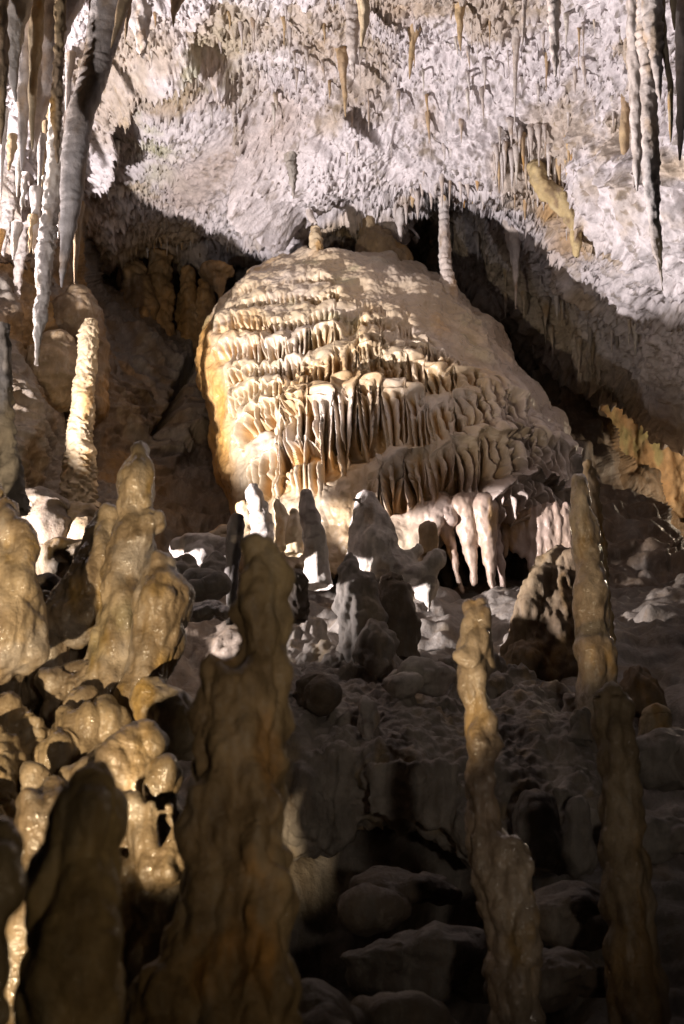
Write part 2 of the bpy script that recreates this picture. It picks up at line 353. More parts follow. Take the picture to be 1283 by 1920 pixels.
CT = [
 [4.8, 5.2, 5.3, 5.4, 5.5, 5.6, 5.6, 5.5, 5.4, 5.2, 5.0, 4.6],
 [5.8, 6.3, 6.6, 6.9, 7.1, 7.2, 7.2, 7.0, 6.9, 6.6, 6.3, 5.5],
 [6.5, 7.2, 7.4, 7.8, 8.1, 8.1, 8.0, 7.8, 7.6, 7.2, 6.8, 5.9],
 [7.0, 7.7, 8.2, 8.6, 8.8, 8.7, 8.6, 8.4, 8.2, 7.7, 7.2, 6.2],
 [7.3, 8.2, 9.1, 9.8, 9.6, 9.2, 9.1, 8.9, 8.6, 8.1, 7.5, 6.4],
 [7.5, 8.7, 9.9, 10.7, 10.3, 9.8, 9.6, 9.3, 9.0, 8.3, 7.7, 6.6],
 [7.7, 9.1, 10.6, 11.3, 11.0, 10.6, 10.6, 11.2, 10.1, 8.5, 7.8, 6.7],
 [7.8, 9.6, 11.3, 11.8, 11.8, 11.4, 11.4, 11.7, 11.1, 9.6, 8.1, 6.9],
 [7.9, 10.0, 11.8, 12.4, 12.4, 12.2, 12.1, 12.0, 11.6, 11.0, 9.9, 7.9],
 [7.9, 10.2, 12.0, 12.6, 12.8, 12.8, 12.6, 12.3, 12.0, 11.6, 10.8, 8.7],
 [7.9, 10.3, 12.1, 12.8, 13.0, 13.0, 12.9, 12.6, 12.2, 11.8, 11.1, 9.0]]
CB = [(-350, 640), (0, 620), (70, 560), (130, 490), (200, 485), (300, 478), (400, 470), (470, 462), (560, 475), (640, 480), (700, 440), (742, 392), (790, 400),
      (832, 470), (850, 545), (885, 560), (930, 600), (965, 590), (1000, 640), (1045, 680), (1100, 700), (1140, 705), (1200, 745), (1283, 800), (1650, 860)]
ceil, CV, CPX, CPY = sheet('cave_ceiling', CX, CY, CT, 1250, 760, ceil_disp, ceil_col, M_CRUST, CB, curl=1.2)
def ceil_at(px, py):
    """world point of the ceiling surface seen near pixel px,py"""
    j = int(np.clip((px-CX[0])/(CX[-1]-CX[0])*(CV.shape[1]-1), 0, CV.shape[1]-1))
    i = int(np.clip(np.searchsorted(CPY[:, j], py), 0, CV.shape[0]-1))
    return CV[i, j]

# ================================================================== BACK WALLS
def wall_disp(v, n, px, py):
    d1, d2, _ = worley(v, (1.6, 1.6, 1.3), 60); e1, _, _ = worley(v, (9, 9, 9), 61)
    crack = -0.30*np.exp(-((d2-d1)/.045)**2)*0
    st = 0.03*ridg(v, (2, 2, 9), 3, 65)*sstep(-.2, .3, fbm(v, .8, 2, 66))
    return n*(0.22*fbm(v, (1.1, 1.1, 1.1), 3, 62)+crack+0.02*(.5-e1)+2.2*st+0.075*ridg(v, (4, 4, 5), 5, 63)+.03*(.5-worley(v, (5, 5, 4), 67)[0]))[:, None]
def wall_col(v, n, px, py):
    c = pal(v, GREY*.8, np.array([.23, .17, .11]), BROWN*.8, 70, 1.6, kc=.5)
    c = mix(c, OCHRE*.75, sstep(.15, .5, fbm(v, 1.3, 4, 71))*sstep(330, 240, px)*.8)
    return c
def wall_disp_l(v, n, px, py):
    d = wall_disp(v, n, px, py)
    # open joint running through the wall
    cx = np.interp(py, [560, 640, 700, 745, 790, 820], [385, 372, 355, 325, 305, 285]); cx = cx+14*fbm(v, (3, 3, 3), 3, 88); m = np.exp(-((px-cx)/(7+4*fbm(v, 5, 2, 89)))**2)*sstep(600, 640, py)*sstep(830, 800, py)
    cx2 = np.interp(py, [880, 930, 1000], [392, 385, 368]); m2 = np.exp(-((px-cx2)/6)**2)*sstep(880, 905, py)
    d = d - n*(0.35*m)[:, None]
    lump = np.clip(g2(px, py, 350, 830, 60, 45), 0, 1); d = d + n*(0.25*lump)[:, None]
    return d
sheet('cave_wall', [-400, 0, 120, 250, 350, 430, 560, 700], [430, 520, 620, 700, 800, 900, 1020, 1150],
 [[8.4, 9.6, 10.6, 13.6, 13.8, 13.6, 13.2, 13.0],
  [8.2, 9.2, 10.2, 13.4, 13.6, 13.4, 13.0, 12.8],
  [8.0, 8.9, 9.8, 11.6, 12.6, 12.6, 12.2, 12.0],
  [7.8, 8.7, 9.7, 10.7, 11.7, 11.9, 11.6, 11.5],
  [7.6, 8.5, 9.6, 10.4, 11.0, 11.3, 11.2, 11.0],
  [7.4, 8.3, 9.4, 10.0, 10.5, 10.6, 10.6, 10.5],
  [7.0, 7.8, 8.8, 9.3, 9.5, 9.6, 9.6, 9.6],
  [6.4, 7.0, 7.6, 7.9, 8.1, 8.2, 8.2, 8.2]], 420, 420, wall_disp_l, wall_col, M_ROCK)
def rwall_disp(v, n, px, py):
    e1, _, _ = worley(v, (6, 6, 4), 81); f1, _, _ = worley(v, (16, 16, 12), 82)
    rough = sstep(1250, 1050, py)
    return n*(0.40*fbm(v, (1.2, 1.2, 1.0), 4, 83)+(0.12*(.5-e1)+.03*(.5-f1))*(.3+.7*rough))[:, None]
def rwall_col(v, n, px, py): return pal(v, np.array([.16, .12, .085]), np.array([.20, .13, .07]), GREY*.8, 90, 1.5)
sheet('cave_wall', [640, 760, 860, 960, 1060, 1130, 1200, 1283, 1700], [300, 450, 600, 720, 830, 950, 1100, 1250, 1400],
 [[14, 14.2, 14.4, 14.6, 14.6, 14.6, 14.6, 14.4, 13],
  [13.6, 13.8, 14.0, 14.2, 14.4, 14.4, 14.4, 14.2, 13],
  [13.2, 13.4, 13.4, 13.2, 13.2, 14.2, 14.4, 14.2, 12.6],
  [12.8, 12.8, 12.4, 11.9, 11.7, 13.8, 14.6, 14.4, 12],
  [12.2, 12.0, 11.6, 11.2, 10.9, 11.4, 14.4, 14.4, 11],
  [11.2, 11.0, 10.8, 10.4, 10.1, 10.0, 10.6, 13.6, 10],
  [10.0, 9.8, 9.7, 9.5, 9.3, 9.3, 9.3, 9.4, 8.6],
  [8.6, 8.5, 8.5, 8.4, 8.4, 8.4, 8.3, 8.2, 7.6],
  [7.4, 7.4, 7.4, 7.3, 7.3, 7.3, 7.2, 7.0, 6.6]], 420, 480, rwall_disp, rwall_col, M_ROCK)

# ================================================================== FLOOR (height field in world space)
def floor_base(x, y):
    z = np.interp(y, [0.5, 2.0, 3.2, 4.0, 5.0, 6.0, 7.0, 8.0, 9.0, 10.0, 12, 15], [-.6, -.1, .5, 1.0, 1.65, 2.5, 3.2, 3.8, 4.2, 4.3, 4.4, 4.6])
    z = z + 0.35*sstep(-0.3, -2.0, x)*sstep(7.5, 4, y)
    z = z + 0.15*sstep(1.2, 2.6, x)*sstep(4.5, 6.0, y)
    z = z - 1.6*sstep(-2.0, -3.0, x)*sstep(8.2, 6.8, y)
    # the dark pit between the mounds
    z = z - 1.3*np.exp(-((x-0.02)/.40)**2-((y-5.0)/.55)**2) - .8*np.exp(-((x-0.35)/.35)**2-((y-5.0)/.35)**2)
    return z
def make_floor():
    nx, ny = 620, 720
    x = np.linspace(-4.6, 5.4, nx); y = np.linspace(.6, 14, ny)
    X, Y = np.meshgrid(x, y); Z = floor_base(X, Y)
    v = np.stack([X, Y, Z], -1).reshape(-1, 3); p2 = v.copy(); p2[:, 2] = 0
    q = gridq(ny, nx); n = vnormals(v, q)
    d1, d2, _ = worley(p2, (2.6, 2.0, 1), 201); e1, _, _ = worley(p2+.1*fbm(p2, 3, 2, 5)[:, None], (7, 6, 1), 202)
    h = 0.16*np.sqrt(np.clip(.75-d1, 0, 1)) + 0.06*np.clip(.6-e1, 0, 1) + .10*fbm(p2, 1.4, 3, 203) + .045*fbm(p2, (8, 8, 1), 5, 204)+.03*ridg(p2, (4, 2.5, 1), 4, 211)
    h = h + .012*np.sin(v[:, 2]*60+3*fbm(p2, 2.5, 3, 9))*sstep(-.1, .4, fbm(p2, 1.2, 2, 207))
    v = v+n*h[:, None]
    c = pal(v, GREY, GREY*.75, TAN*.6, 210, 2.2, kc=.3)
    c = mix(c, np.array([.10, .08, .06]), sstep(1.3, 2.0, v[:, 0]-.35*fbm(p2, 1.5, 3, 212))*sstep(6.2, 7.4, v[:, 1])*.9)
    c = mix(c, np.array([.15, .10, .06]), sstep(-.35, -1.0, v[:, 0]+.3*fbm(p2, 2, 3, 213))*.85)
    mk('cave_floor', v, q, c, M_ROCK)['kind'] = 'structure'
    return
make_floor()

# ================================================================== FLOWSTONE DOME
DY = [(440, 9.9), (480, 9.75), (560, 9.45), (650, 9.15), (750, 8.9), (850, 8.7), (950, 8.55), (1060, 8.5), (1130, 8.6)]   # distance of its front face
XL = [(462, 575), (475, 530), (490, 495), (509, 462), (540, 438), (574, 421), (610, 398), (646, 378), (689, 370), (770, 385), (864, 402), (951, 424), (1050, 440), (1130, 450)]
XR = [(462, 640), (475, 700), (490, 745), (510, 790), (540, 832), (600, 885), (650, 930), (700, 960), (750, 992), (800, 1022), (850, 1062), (900, 1080), (950, 1086), (1050, 1080), (1130, 1060)]
LEDGES = [  # polyline of the lip, length of the flutes, strength, flute width px
 ([(430, 548), (470, 535), (520, 528), (590, 522), (640, 520)], 16, .30, 12),
 ([(425, 585), (480, 568), (540, 556), (600, 553), (660, 560)], 22, .45, 10),
 ([(405, 622), (450, 610), (520, 602), (560, 598), (625, 590), (680, 598)], 26, .55, 10),
 ([(640, 560), (690, 575), (740, 590)], 20, .35, 10),
 ([(640, 612), (690, 605), (740, 612), (800, 632)], 22, .45, 9),
 ([(400, 668), (450, 648), (510, 640), (560, 640), (610, 628), (650, 632)], 32, .75, 9),
 ([(660, 650), (700, 640), (760, 652), (820, 668), (870, 680)], 28, .6, 9),
 ([(420, 700), (470, 682), (520, 676), (575, 684), (600, 700)], 34, .8, 9),
 ([(545, 722), (575, 703), (610, 690), (660, 676), (720, 668), (770, 672)], 44, .9, 10),
 ([(662, 722), (690, 698), (730, 688), (776, 690), (815, 712), (880, 716), (930, 730), (975, 752)], 40, .8, 10),
 ([(425, 752), (460, 732), (500, 722), (545, 728)], 34, .7, 9),
 ([(440, 800), (480, 772), (520, 757), (560, 750), (600, 738)], 46, .9, 10),
 ([(600, 790), (625, 762), (660, 745), (700, 740), (750, 748), (800, 762)], 126, 1.5, 11),
 ([(512, 806), (540, 782), (570, 768), (610, 764), (630, 780)], 110, 1.35, 12),
 ([(772, 806), (795, 782), (830, 770), (870, 762), (910, 752), (950, 760), (990, 785)], 88, 1.25, 10),
 ([(462, 880), (490, 852), (525, 834), (560, 828), (605, 832)], 110, 1.1, 12),
 ([(690, 905), (720, 886), (776, 864), (830, 852), (870, 845), (951, 833), (1010, 842), (1045, 860), (1075, 885)], 84, 1.6, 12),
 ([(905, 950), (925, 932), (963, 914), (1007, 910), (1050, 922), (1086, 935)], 100, 1.4, 13),
]
def dome_field(px, py, wob, w2, w3):
    pos = np.zeros_like(px); neg = np.zeros_like(px); och = np.zeros_like(px)
    for k, (pl, ln, st, fw) in enumerate(LEDGES):
        pl = np.array(pl, float); x0, x1 = pl[0, 0], pl[-1, 0]
        Lx = smooth_interp(px, pl[:, 0], pl[:, 1])
        ph = (px-x0)/(fw*3.6)+2.2*wob+k*.7+.5*w3; lob = np.abs(np.sin(ph*math.pi))**.8
        Lx = Lx - (lob-.5)*13*min(st+.2, 1.1) + w2*12 + w3*2
        m = sstep(x0-8, x0+18, px)*sstep(x1+8, x1-20, px)
        dy = py-Lx
        ramp = 18+14*st
        above = np.exp(-(np.minimum(dy, 0)/ramp)**2)*(dy <= 0)
        A = 0.088*st**.8*(.65+.35*lob)*(1+(.6 if st < 1 else .3)*w2)
        A = A*(.50+.75*sstep(-.7, .5, vn(np.stack([px/62., px*0+k*7.7, px*0+3.], -1), 99)))
        lip = np.exp(-(np.maximum(dy, 0)/(5.5+3*st))**2)*(dy > 0)
        # flutes run down the fall line of the dome
        sh = np.clip((px-600)/400, -.5, 1)*.30
        n1 = vn(np.stack([px/55., px*0+k*3.1, px*0], -1), 77)
        drift = (px-x0-sh*dy)/fw + (1.1 if st < 1 else .6)*n1 + .10*np.sin(dy/19.+px/27.+k) + .05*w3
        idx = np.floor(drift).astype(int)
        jit = (_h(idx, idx*0+k, idx*0, 3)-.5)*.35
        fr = drift-idx-.5-jit
        rnd = _h(idx, idx*0+k, idx*0, 7); rnd2 = _h(idx, idx*0+k, idx*0, 8)
        t = np.clip(dy/ln, 0, 1.2)
        wdt = (.36+.18*rnd)*(1-.28*t)
        prof = np.clip(1-(np.abs(fr)/wdt)**2.2, 0, 1)**.75
        lnk = ln*(.60+.55*rnd2); tail = sstep(lnk*1.05, lnk*.65, dy)
        below = (dy > 0)*sstep(ln*1.15, ln*.6, dy)
        fl = prof*A*(.80-.35*t)*tail*(dy > 0)*(.75+.4*rnd)
        pk = m*np.maximum(A*above, np.maximum(A*lip, fl))
        pos = np.maximum(pos, pk)+.30*np.minimum(pos, pk)
        nk = m*below*(1-prof*tail)*(1-np.exp(-np.maximum(dy, 0)/7.))*A*(.95+.35*min(st, 1.4))
        cover = m*np.exp(-(np.minimum(dy, 0)/12.)**2)*(dy <= 0)
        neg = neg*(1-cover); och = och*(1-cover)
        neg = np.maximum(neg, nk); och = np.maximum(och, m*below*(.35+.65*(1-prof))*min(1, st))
    return pos-neg, och
def make_dome():
    root = bpy.data.objects.new('flowstone_dome', None); COL.objects.link(root)
    root.location = PT(700, 1100, 9.4)
    tag(root, 'huge cream flowstone dome covered in tiers of fluted calcite draperies', 'flowstone')
    nt, nr = 1150, 900
    hem = lambda x: interp(x, [(400, 1075), (560, 1090), (700, 1095), (770, 1075), (815, 1010), (840, 985), (900, 972), (930, 990), (945, 1010), (1000, 1018), (1050, 1020), (1090, 1000), (1200, 1000)])
    th = np.linspace(-rad(150), rad(150), nt); py = np.linspace(462, 1085, nr)
    xl = smooth_interp(py, *np.array(XL, float).T); xr = smooth_interp(py, *np.array(XR, float).T); yf = smooth_interp(py, *np.array(DY, float).T)
    cx = (xl+xr)/2; hw = (xr-xl)/2
    sg = np.sign(np.sin(th)); s_ = sg*np.abs(np.sin(th))**.80; c_ = np.sign(np.cos(th))*np.abs(np.cos(th))**.75
    PX = cx[:, None]+hw[:, None]*s_[None]; PY = 462+(py[:, None]-462)*np.clip((hem(PX)+10*np.sin(PX/7.)-462)/(1085-462), 0, 2)
    dep = hw*PXM(800, 9)*1.0
    YY = (yf+dep)[:, None]-dep[:, None]*c_[None]; YY = YY+.7*np.clip((py-1060)/25, 0, 1)[:, None]**2
    v = P(PX, PY, YY).reshape(-1, 3); q = gridq(nr, nt)
    n = vnormals(v, q)
    if np.mean((n*(CAM-v)).sum(1)) < 0: n = -n; q = q[:, ::-1]
    px, pyy = PX.reshape(-1), PY.reshape(-1)
    wob = fbm(v, (1.7, 1.7, 1.7), 3, 301)+.3*fbm(v, (8, 8, 8), 2, 302)
    w2 = fbm(v, (4, 4, 4), 2, 306); w3 = fbm(v, (13, 13, 6), 2, 307)
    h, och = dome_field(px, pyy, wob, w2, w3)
    # small crescent tiers between the large ones
    mph = (pyy+16*w2+5*w3+.00035*(px-600)**2)/17.0; mf = mph-np.floor(mph); ml = np.abs(np.sin((px/13.+2*w2+1.7*np.floor(mph))*math.pi))
    micro = np.where(mf < .78, (mf/.78)**1.6, ((1-mf)/.22)**.8)*(.35+.65*ml)
    h = h + .024*micro*sstep(760, 700, pyy)*sstep(-40, 40, (px-(650+(pyy-480)*1.85)))*sstep(-.2, .2, fbm(v, 2.2, 2, 308))
    shade = sstep(-35, 45, (px-(650+(pyy-480)*1.85)))*sstep(700, 640, pyy)      # shaded shoulder: few flutes, shadow painted into its colour
    flank = sstep(430, 398, px-.12*(pyy-690))                  # smooth orange flank
    h = h*(1-.6*shade)*(1-.96*flank)
    back = sstep(rad(95), rad(80), np.abs(np.tile(th, nr))); h = h*back
    e1, _, _ = worley(v, (26, 26, 18), 303)
    h2 = .11*fbm(v, (2.2, 2.2, 2.6), 4, 304)+.03*fbm(v, (7, 7, 7), 3, 309)*shade+.010*fbm(v, 14, 4, 305)+.012*(.5-e1)
    # the hem: flutes taper into the void below
    v2 = v+n*(h+h2)[:, None]; v2[:, 2] -= .1*np.clip(h, 0, .2)
    c = pal(v, CREAM, CREAM*.92+.04*np.array([1, 1, 1.3]), None, 310, 1.6)
    c = mix(c, LILAC*.98, sstep(-.05, .5, fbm(v, (2.5, 2.5, 4), 4, 311))*.38*sstep(0, .05, h+.02))
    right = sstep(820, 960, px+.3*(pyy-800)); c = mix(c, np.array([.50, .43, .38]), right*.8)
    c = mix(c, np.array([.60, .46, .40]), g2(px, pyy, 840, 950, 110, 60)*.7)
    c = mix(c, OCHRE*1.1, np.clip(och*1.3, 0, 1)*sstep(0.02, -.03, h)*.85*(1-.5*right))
    c = mix(c, OCHRE*1.15, sstep(.15, .55, fbm(v, (3, 3, 1.2), 4, 312))*.45*(1-right))
    c = mix(c, ORANGE, flank*(.75+.25*fbm(v, (5, 5, 1), 3, 313)))
    c = mix(c, MOSS*1.2, .4*sstep(.2, .5, fbm(v, 3, 3, 314))*sstep(760, 560, pyy))
    c = mix(c, np.array([.42, .36, .30]), shade*.7)  # duller tone for the painted shoulder shadow
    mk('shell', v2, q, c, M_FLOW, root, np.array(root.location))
    # thick pink drapery and the free hanging cones under the right hem
    def pk(v, n, s): return pal(v, np.array([.56, .43, .36]), np.array([.50, .37, .28]), OCHRE, s, 4)
    blob('drapery', [('s', 862, 935, 40, 8.85, (1.2, .6, 1.3)), ('s', 905, 935, 34, 8.82, (1, .6, 1.3)), ('s', 828, 920, 32, 8.88, (1, .6, 1.5)),
        ('t', [(826, 920, 20), (832, 970, 18), (842, 1015, 11), (856, 1070, 7), (868, 1112, 4)], 8.66), ('t', [(866, 930, 28), (872, 975, 21), (880, 1015, 14), (886, 1055, 9), (891, 1100, 4)], 8.58),
        ('t', [(905, 930, 26), (911, 970, 22), (915, 1010, 15), (920, 1060, 8), (925, 1118, 4)], 8.56), ('t', [(922, 960, 14), (930, 1010, 9), (940, 1070, 7), (948, 1140, 5)], 8.66), ('t', [(802, 900, 22), (806, 960, 17), (812, 1030, 8)], 8.74)],
        .016, pk, M_FLOW, 'smooth', .7, 2, parent=root)
    fr_ = []
    for (x, y1, w_) in [(946, 1036, 9), (962, 1030, 8), (978, 1042, 9), (995, 1066, 10), (1012, 1060, 11), (1030, 1066, 12), (1048, 1046, 10), (1066, 1040, 10)]:
        fr_.append(('t', [(x-6, 940, w_*.6), (x-3, 980, w_*1.0), (x-1, 1010, w_*.9), (x, y1-12, w_*.7), (x+1, y1+8, w_*.5)], 8.72))
    blob('drapery', fr_, .014, pk, M_FLOW, 'smooth', .6, 1, parent=root)
make_dome()


# ================================================================== COLOURS FOR THE FORMATIONS
def f_wet(v, n, s):
    c = pal(v, np.array([.52, .40, .26]), np.array([.36, .26, .16]), np.array([.52, .33, .10]), s, 5, kc=.45)
    c = mix(c, np.array([.50, .45, .41]), sstep(.0, .45, fbm(v, 7, 4, s+9))*.6)
    c = mix(c, BROWN, sstep(.15, .5, fbm(v, (9, 9, 4), 4, s+12))*.55)
    return mix(c, MOSS*.9, sstep(.3, .6, fbm(v, 3, 3, s+4))*.4)
def f_mound(v, n, s):
    c = pal(v, np.array([.42, .31, .18]), np.array([.33, .25, .17]), np.array([.50, .32, .10]), s, 2.5)
    d1, d2, _ = worley(v, (6, 6, 5), s+3); return mix(c, BROWN*1.1, sstep(.25, .6, fbm(v, (4, 4, 3), 4, s+5))*.6)
def f_olive(v, n, s):
    c = pal(v, np.array([.46, .33, .17]), np.array([.33, .22, .11]), np.array([.52, .27, .08]), s, 4.0, kc=.55)
    return mix(c, DARK, sstep(.05, .5, fbm(v, (5, 5, 3), 4, s+5))*.6)
def f_gap(v, n, s):
    c = pal(v, np.array([.25, .18, .10]), np.array([.17, .12, .07]), np.array([.30, .20, .09]), s, 6, kc=.5)
    return mix(c, DARK, sstep(.0, .45, fbm(v, (7, 7, 5), 4, s+5))*.6)
def f_band(v, n, s):
    c = pal(v, np.array([.64, .51, .38]), np.array([.52, .38, .26]), np.array([.56, .36, .16]), s, 6, kc=.5)
    return mix(c, np.array([.20, .17, .13]), sstep(.25, .5, fbm(v, (2, 2, 9), 3, s+2))*.75)
def f_grey(v, n, s): return pal(v, GREY*1.25, GREY*.95, np.array([.36, .29, .2]), s, 3)
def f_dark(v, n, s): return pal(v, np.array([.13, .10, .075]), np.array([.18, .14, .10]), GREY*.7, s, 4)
def f_white(v, n, s):
    c = pal(v, np.array([.62, .57, .50]), np.array([.56, .50, .46]), np.array([.50, .38, .26]), s, 6)
    return mix(c, np.array([.25, .20, .18]), sstep(.3, .5, fbm(v, (14, 14, 30), 3, s+6))*.6)
def f_white_shaded(v, n, s):
    c = f_white(v, n, s); return mix(c, np.array([.09, .075, .07]), sstep(-.25, .35, n[:, 0]*1.0+.5*fbm(v, 10, 3, s)))  # right-facing side darkened to stand in for shade
def f_cream(v, n, s): return pal(v, CREAM*.95, CREAM*.8, OCHRE, s, 5)
def f_yel(v, n, s):
    c = pal(v, np.array([.50, .38, .26]), np.array([.38, .27, .18]), np.array([.48, .31, .13]), s, 6, kc=.5)
    ring = sstep(.35, .6, fbm(v, (1.5, 1.5, 12), 3, s+2)); return mix(c, np.array([.20, .17, .14]), ring*.75)
def f_brown(v, n, s): return pal(v, np.array([.26, .19, .11]), np.array([.20, .14, .085]), OCHRE*.6, s, 3)
def f_stal(v, n, s):
    c = pal(v, np.array([.58, .53, .50]), np.array([.52, .45, .40]), np.array([.42, .29, .17]), s, 5)
    return mix(c, np.array([.22, .18, .15]), sstep(.3, .55, fbm(v, (16, 16, 9), 3, s+6))*.5)
def f_staltan(v, n, s): return pal(v, np.array([.50, .36, .20]), np.array([.42, .30, .19]), ORANGE*.8, s, 5)
def f_stalyel(v, n, s): return pal(v, np.array([.44, .34, .17]), np.array([.34, .25, .12]), np.array([.22, .15, .08]), s, 7, kc=.5)
def f_ocalc(v, n, s): return pal(v, np.array([.36, .21, .08]), np.array([.27, .18, .09]), BROWN, s, 3)

# ================================================================== FOREGROUND
blob('stalagmite', [('t', [(490, 1008, 30), (491, 1060, 40), (492, 1130, 50), (492, 1200, 52), (488, 1260, 58), (470, 1330, 72), (455, 1420, 80), (445, 1520, 88), (440, 1620, 96), (430, 1750, 112), (420, 1950, 125)], 2.45),
     ('t', [(404, 1218, 26), (406, 1260, 36), (416, 1330, 52), (424, 1400, 60)], 2.43),
     ('s', 500, 1510, 36, 2.4, (1, 1, 1.6)), ('s', 400, 1560, 58, 2.4, (1, 1, 1.5)), ('t', [(480, 1560, 30), (500, 1650, 42), (505, 1780, 46), (500, 1950, 55)], 2.38),
     ('t', [(385, 1620, 22), (372, 1720, 46), (345, 1800, 60), (320, 1950, 80)], 2.4), ('s', 455, 1560, 70, 2.45, (1, 1, 1.6)), ('s', 450, 1700, 90, 2.5, (1, 1, 1.8))],
      .009, f_olive, M_OLIVE, 'knobby', .95, 4, 'broad dark olive foreground stalagmite with a stubby knob on its left shoulder', sub=1, rr=.055)
blob('stalagmite', [('t', [(178, 1438, 30), (176, 1480, 42), (165, 1530, 62), (152, 1610, 74), (146, 1700, 72), (140, 1800, 68), (132, 1960, 72)], 1.9), ('t', [(110, 1530, 22), (105, 1600, 30), (100, 1700, 30)], 1.92), ('s', 208, 1545, 26, 1.9, (1, 1, 1.6))],
     .009, f_olive, M_OLIVE, 'smooth', 1.2, 5, 'blurred dark brown stalagmite nearest the camera at bottom left')
blob('stalagmite', [('t', [(2, 1545, 10), (6, 1600, 22), (0, 1700, 26), (-6, 1800, 20), (-10, 1950, 30)], 1.7)], .008, f_brown, M_WET, 'knobby', 1, 4, 'dark brown knobbly stalagmite cut off by the bottom left edge')
column('stalagmite', [(1146, 1290, 27), (1150, 1350, 37), (1156, 1420, 37), (1160, 1470, 34), (1166, 1540, 38), (1176, 1640, 42), (1186, 1760, 46), (1200, 1980, 54)], 3.7, f_brown, M_OLIVE, 'knobby', label='dark brown round-topped stalagmite at lower right, in front of the tall yellow banded one', amp=.8, nseg=60)
blob('stalagmite', [('t', [(895, 1122, 19), (896, 1150, 27), (894, 1172, 25), (893, 1196, 34), (890, 1240, 30), (890, 1262, 27), (891, 1300, 29), (899, 1345, 27), (905, 1375, 33), (906, 1430, 30), (904, 1480, 33), (906, 1530, 28), (912, 1570, 38), (926, 1630, 40), (945, 1700, 42), (962, 1800, 44), (975, 1960, 48)], 3.7),
     ('t', [(960, 1565, 20), (966, 1610, 27), (972, 1700, 32), (980, 1800, 34)], 3.67), ('s', 876, 1230, 15, 3.66), ('s', 915, 1400, 16, 3.66)],
     .010, f_yel, M_WET, 'knobby', .8, 2, 'slim knobbly tan stalagmite standing before the dark hollow under the dome', rr=.045)
column('stalagmite', [(1087, 896, 17), (1090, 930, 21), (1095, 990, 22), (1100, 1042, 24), (1104, 1060, 22), (1108, 1110, 26), (1112, 1170, 27), (1112, 1196, 24), (1117, 1225, 31), (1118, 1262, 30), (1114, 1300, 23), (1112, 1350, 25)], 5.6, f_band, M_WET, 'smooth', label='tall yellow and cream banded stalagmite at the right of the dome', amp=1.0, nseg=48)
column('stalagmite', [(1102, 862, 8), (1110, 900, 11), (1118, 960, 11), (1128, 1040, 12), (1134, 1120, 10), (1141, 1200, 12), (1146, 1290, 12)], 5.9, f_staltan, M_DRY, 'shaggy', label='thin pinkish stalagmite pressed behind the tall yellow banded one')
column('stalagmite', [(1083, 852, 11), (1086, 880, 13), (1090, 960, 14), (1095, 1050, 16)], 7.4, f_grey, M_DRY, 'banded', label='short grey stub peeping over the top of the tall yellow banded stalagmite')

# the wet cluster on the left
blob('stalagmite_cluster', [('t', [(263, 830, 17), (262, 862, 22), (256, 905, 29), (252, 950, 31), (250, 1000, 40), (244, 1060, 42), (236, 1130, 50), (226, 1210, 62), (205, 1300, 72), (190, 1420, 80)], 4.0),
     ('s', 286, 980, 27, 3.95), ('s', 268, 1010, 26, 3.95), ('t', [(303, 1036, 24), (298, 1075, 32), (296, 1110, 46), (300, 1140, 55), (292, 1190, 52), (280, 1260, 42), (262, 1340, 50), (240, 1420, 60)], 3.85),
     ('s', 325, 1120, 30, 3.85, (1, 1, 1.2)), ('t', [(206, 952, 22), (196, 1000, 36), (182, 1060, 50), (165, 1110, 60), (140, 1160, 60)], 4.15),
     ('t', [(320, 1290, 38), (330, 1340, 40), (335, 1400, 30)], 3.7), ('s', 290, 1320, 42, 3.7), ('t', [(160, 1290, 30), (150, 1360, 40), (140, 1430, 44)], 3.85)],
     .013, f_wet, M_WET, 'smooth', 1.0, 2, 'tall glistening cream stalagmite cluster with a round knob, left of the dome', cat='stalagmite cluster', rr=.045)
rs = random.Random(5)
lobes = [('t', [(110, 1170, 70), (90, 1260, 120), (60, 1400, 160), (60, 1600, 180)], 4.45), ('t', [(-20, 1180, 90), (-30, 1300, 130), (-40, 1500, 170)], 4.5), ('t', [(150, 1330, 70), (140, 1450, 100), (150, 1650, 130)], 4.1), ('t', [(40, 1420, 90), (40, 1550, 120), (40, 1800, 150)], 3.9)]
for j_ in range(9):
    y = 1095+j_*52
    for k_ in range(5):
        x = -60+k_*66+(27 if j_ % 2 else 0)+rs.uniform(-14, 14)
        if x > 235-.0*y or (x > 205 and y < 1240): continue
        if y < 1150 and x < 60: continue
        r = rs.uniform(24, 56); yy = y+rs.uniform(-34, 34); Y = 4.42-(yy-1095)/42*.105+rs.uniform(-.10, .10)
        lobes.append(('t', [(x, yy, r*.66), (x-1, yy+r*.45, r*.93), (x-2, yy+r*1.2, r*.85), (x-3, yy+r*2.2, r*.95), (x-4, yy+r*3.4, r*1.1)], Y))
blob('flowstone_mound', lobes, .012, f_mound, M_WET, 'drape', 1.15, 9, 'wet honey-coloured mound of rounded lobes stepping down the left side', cat='flowstone mound')
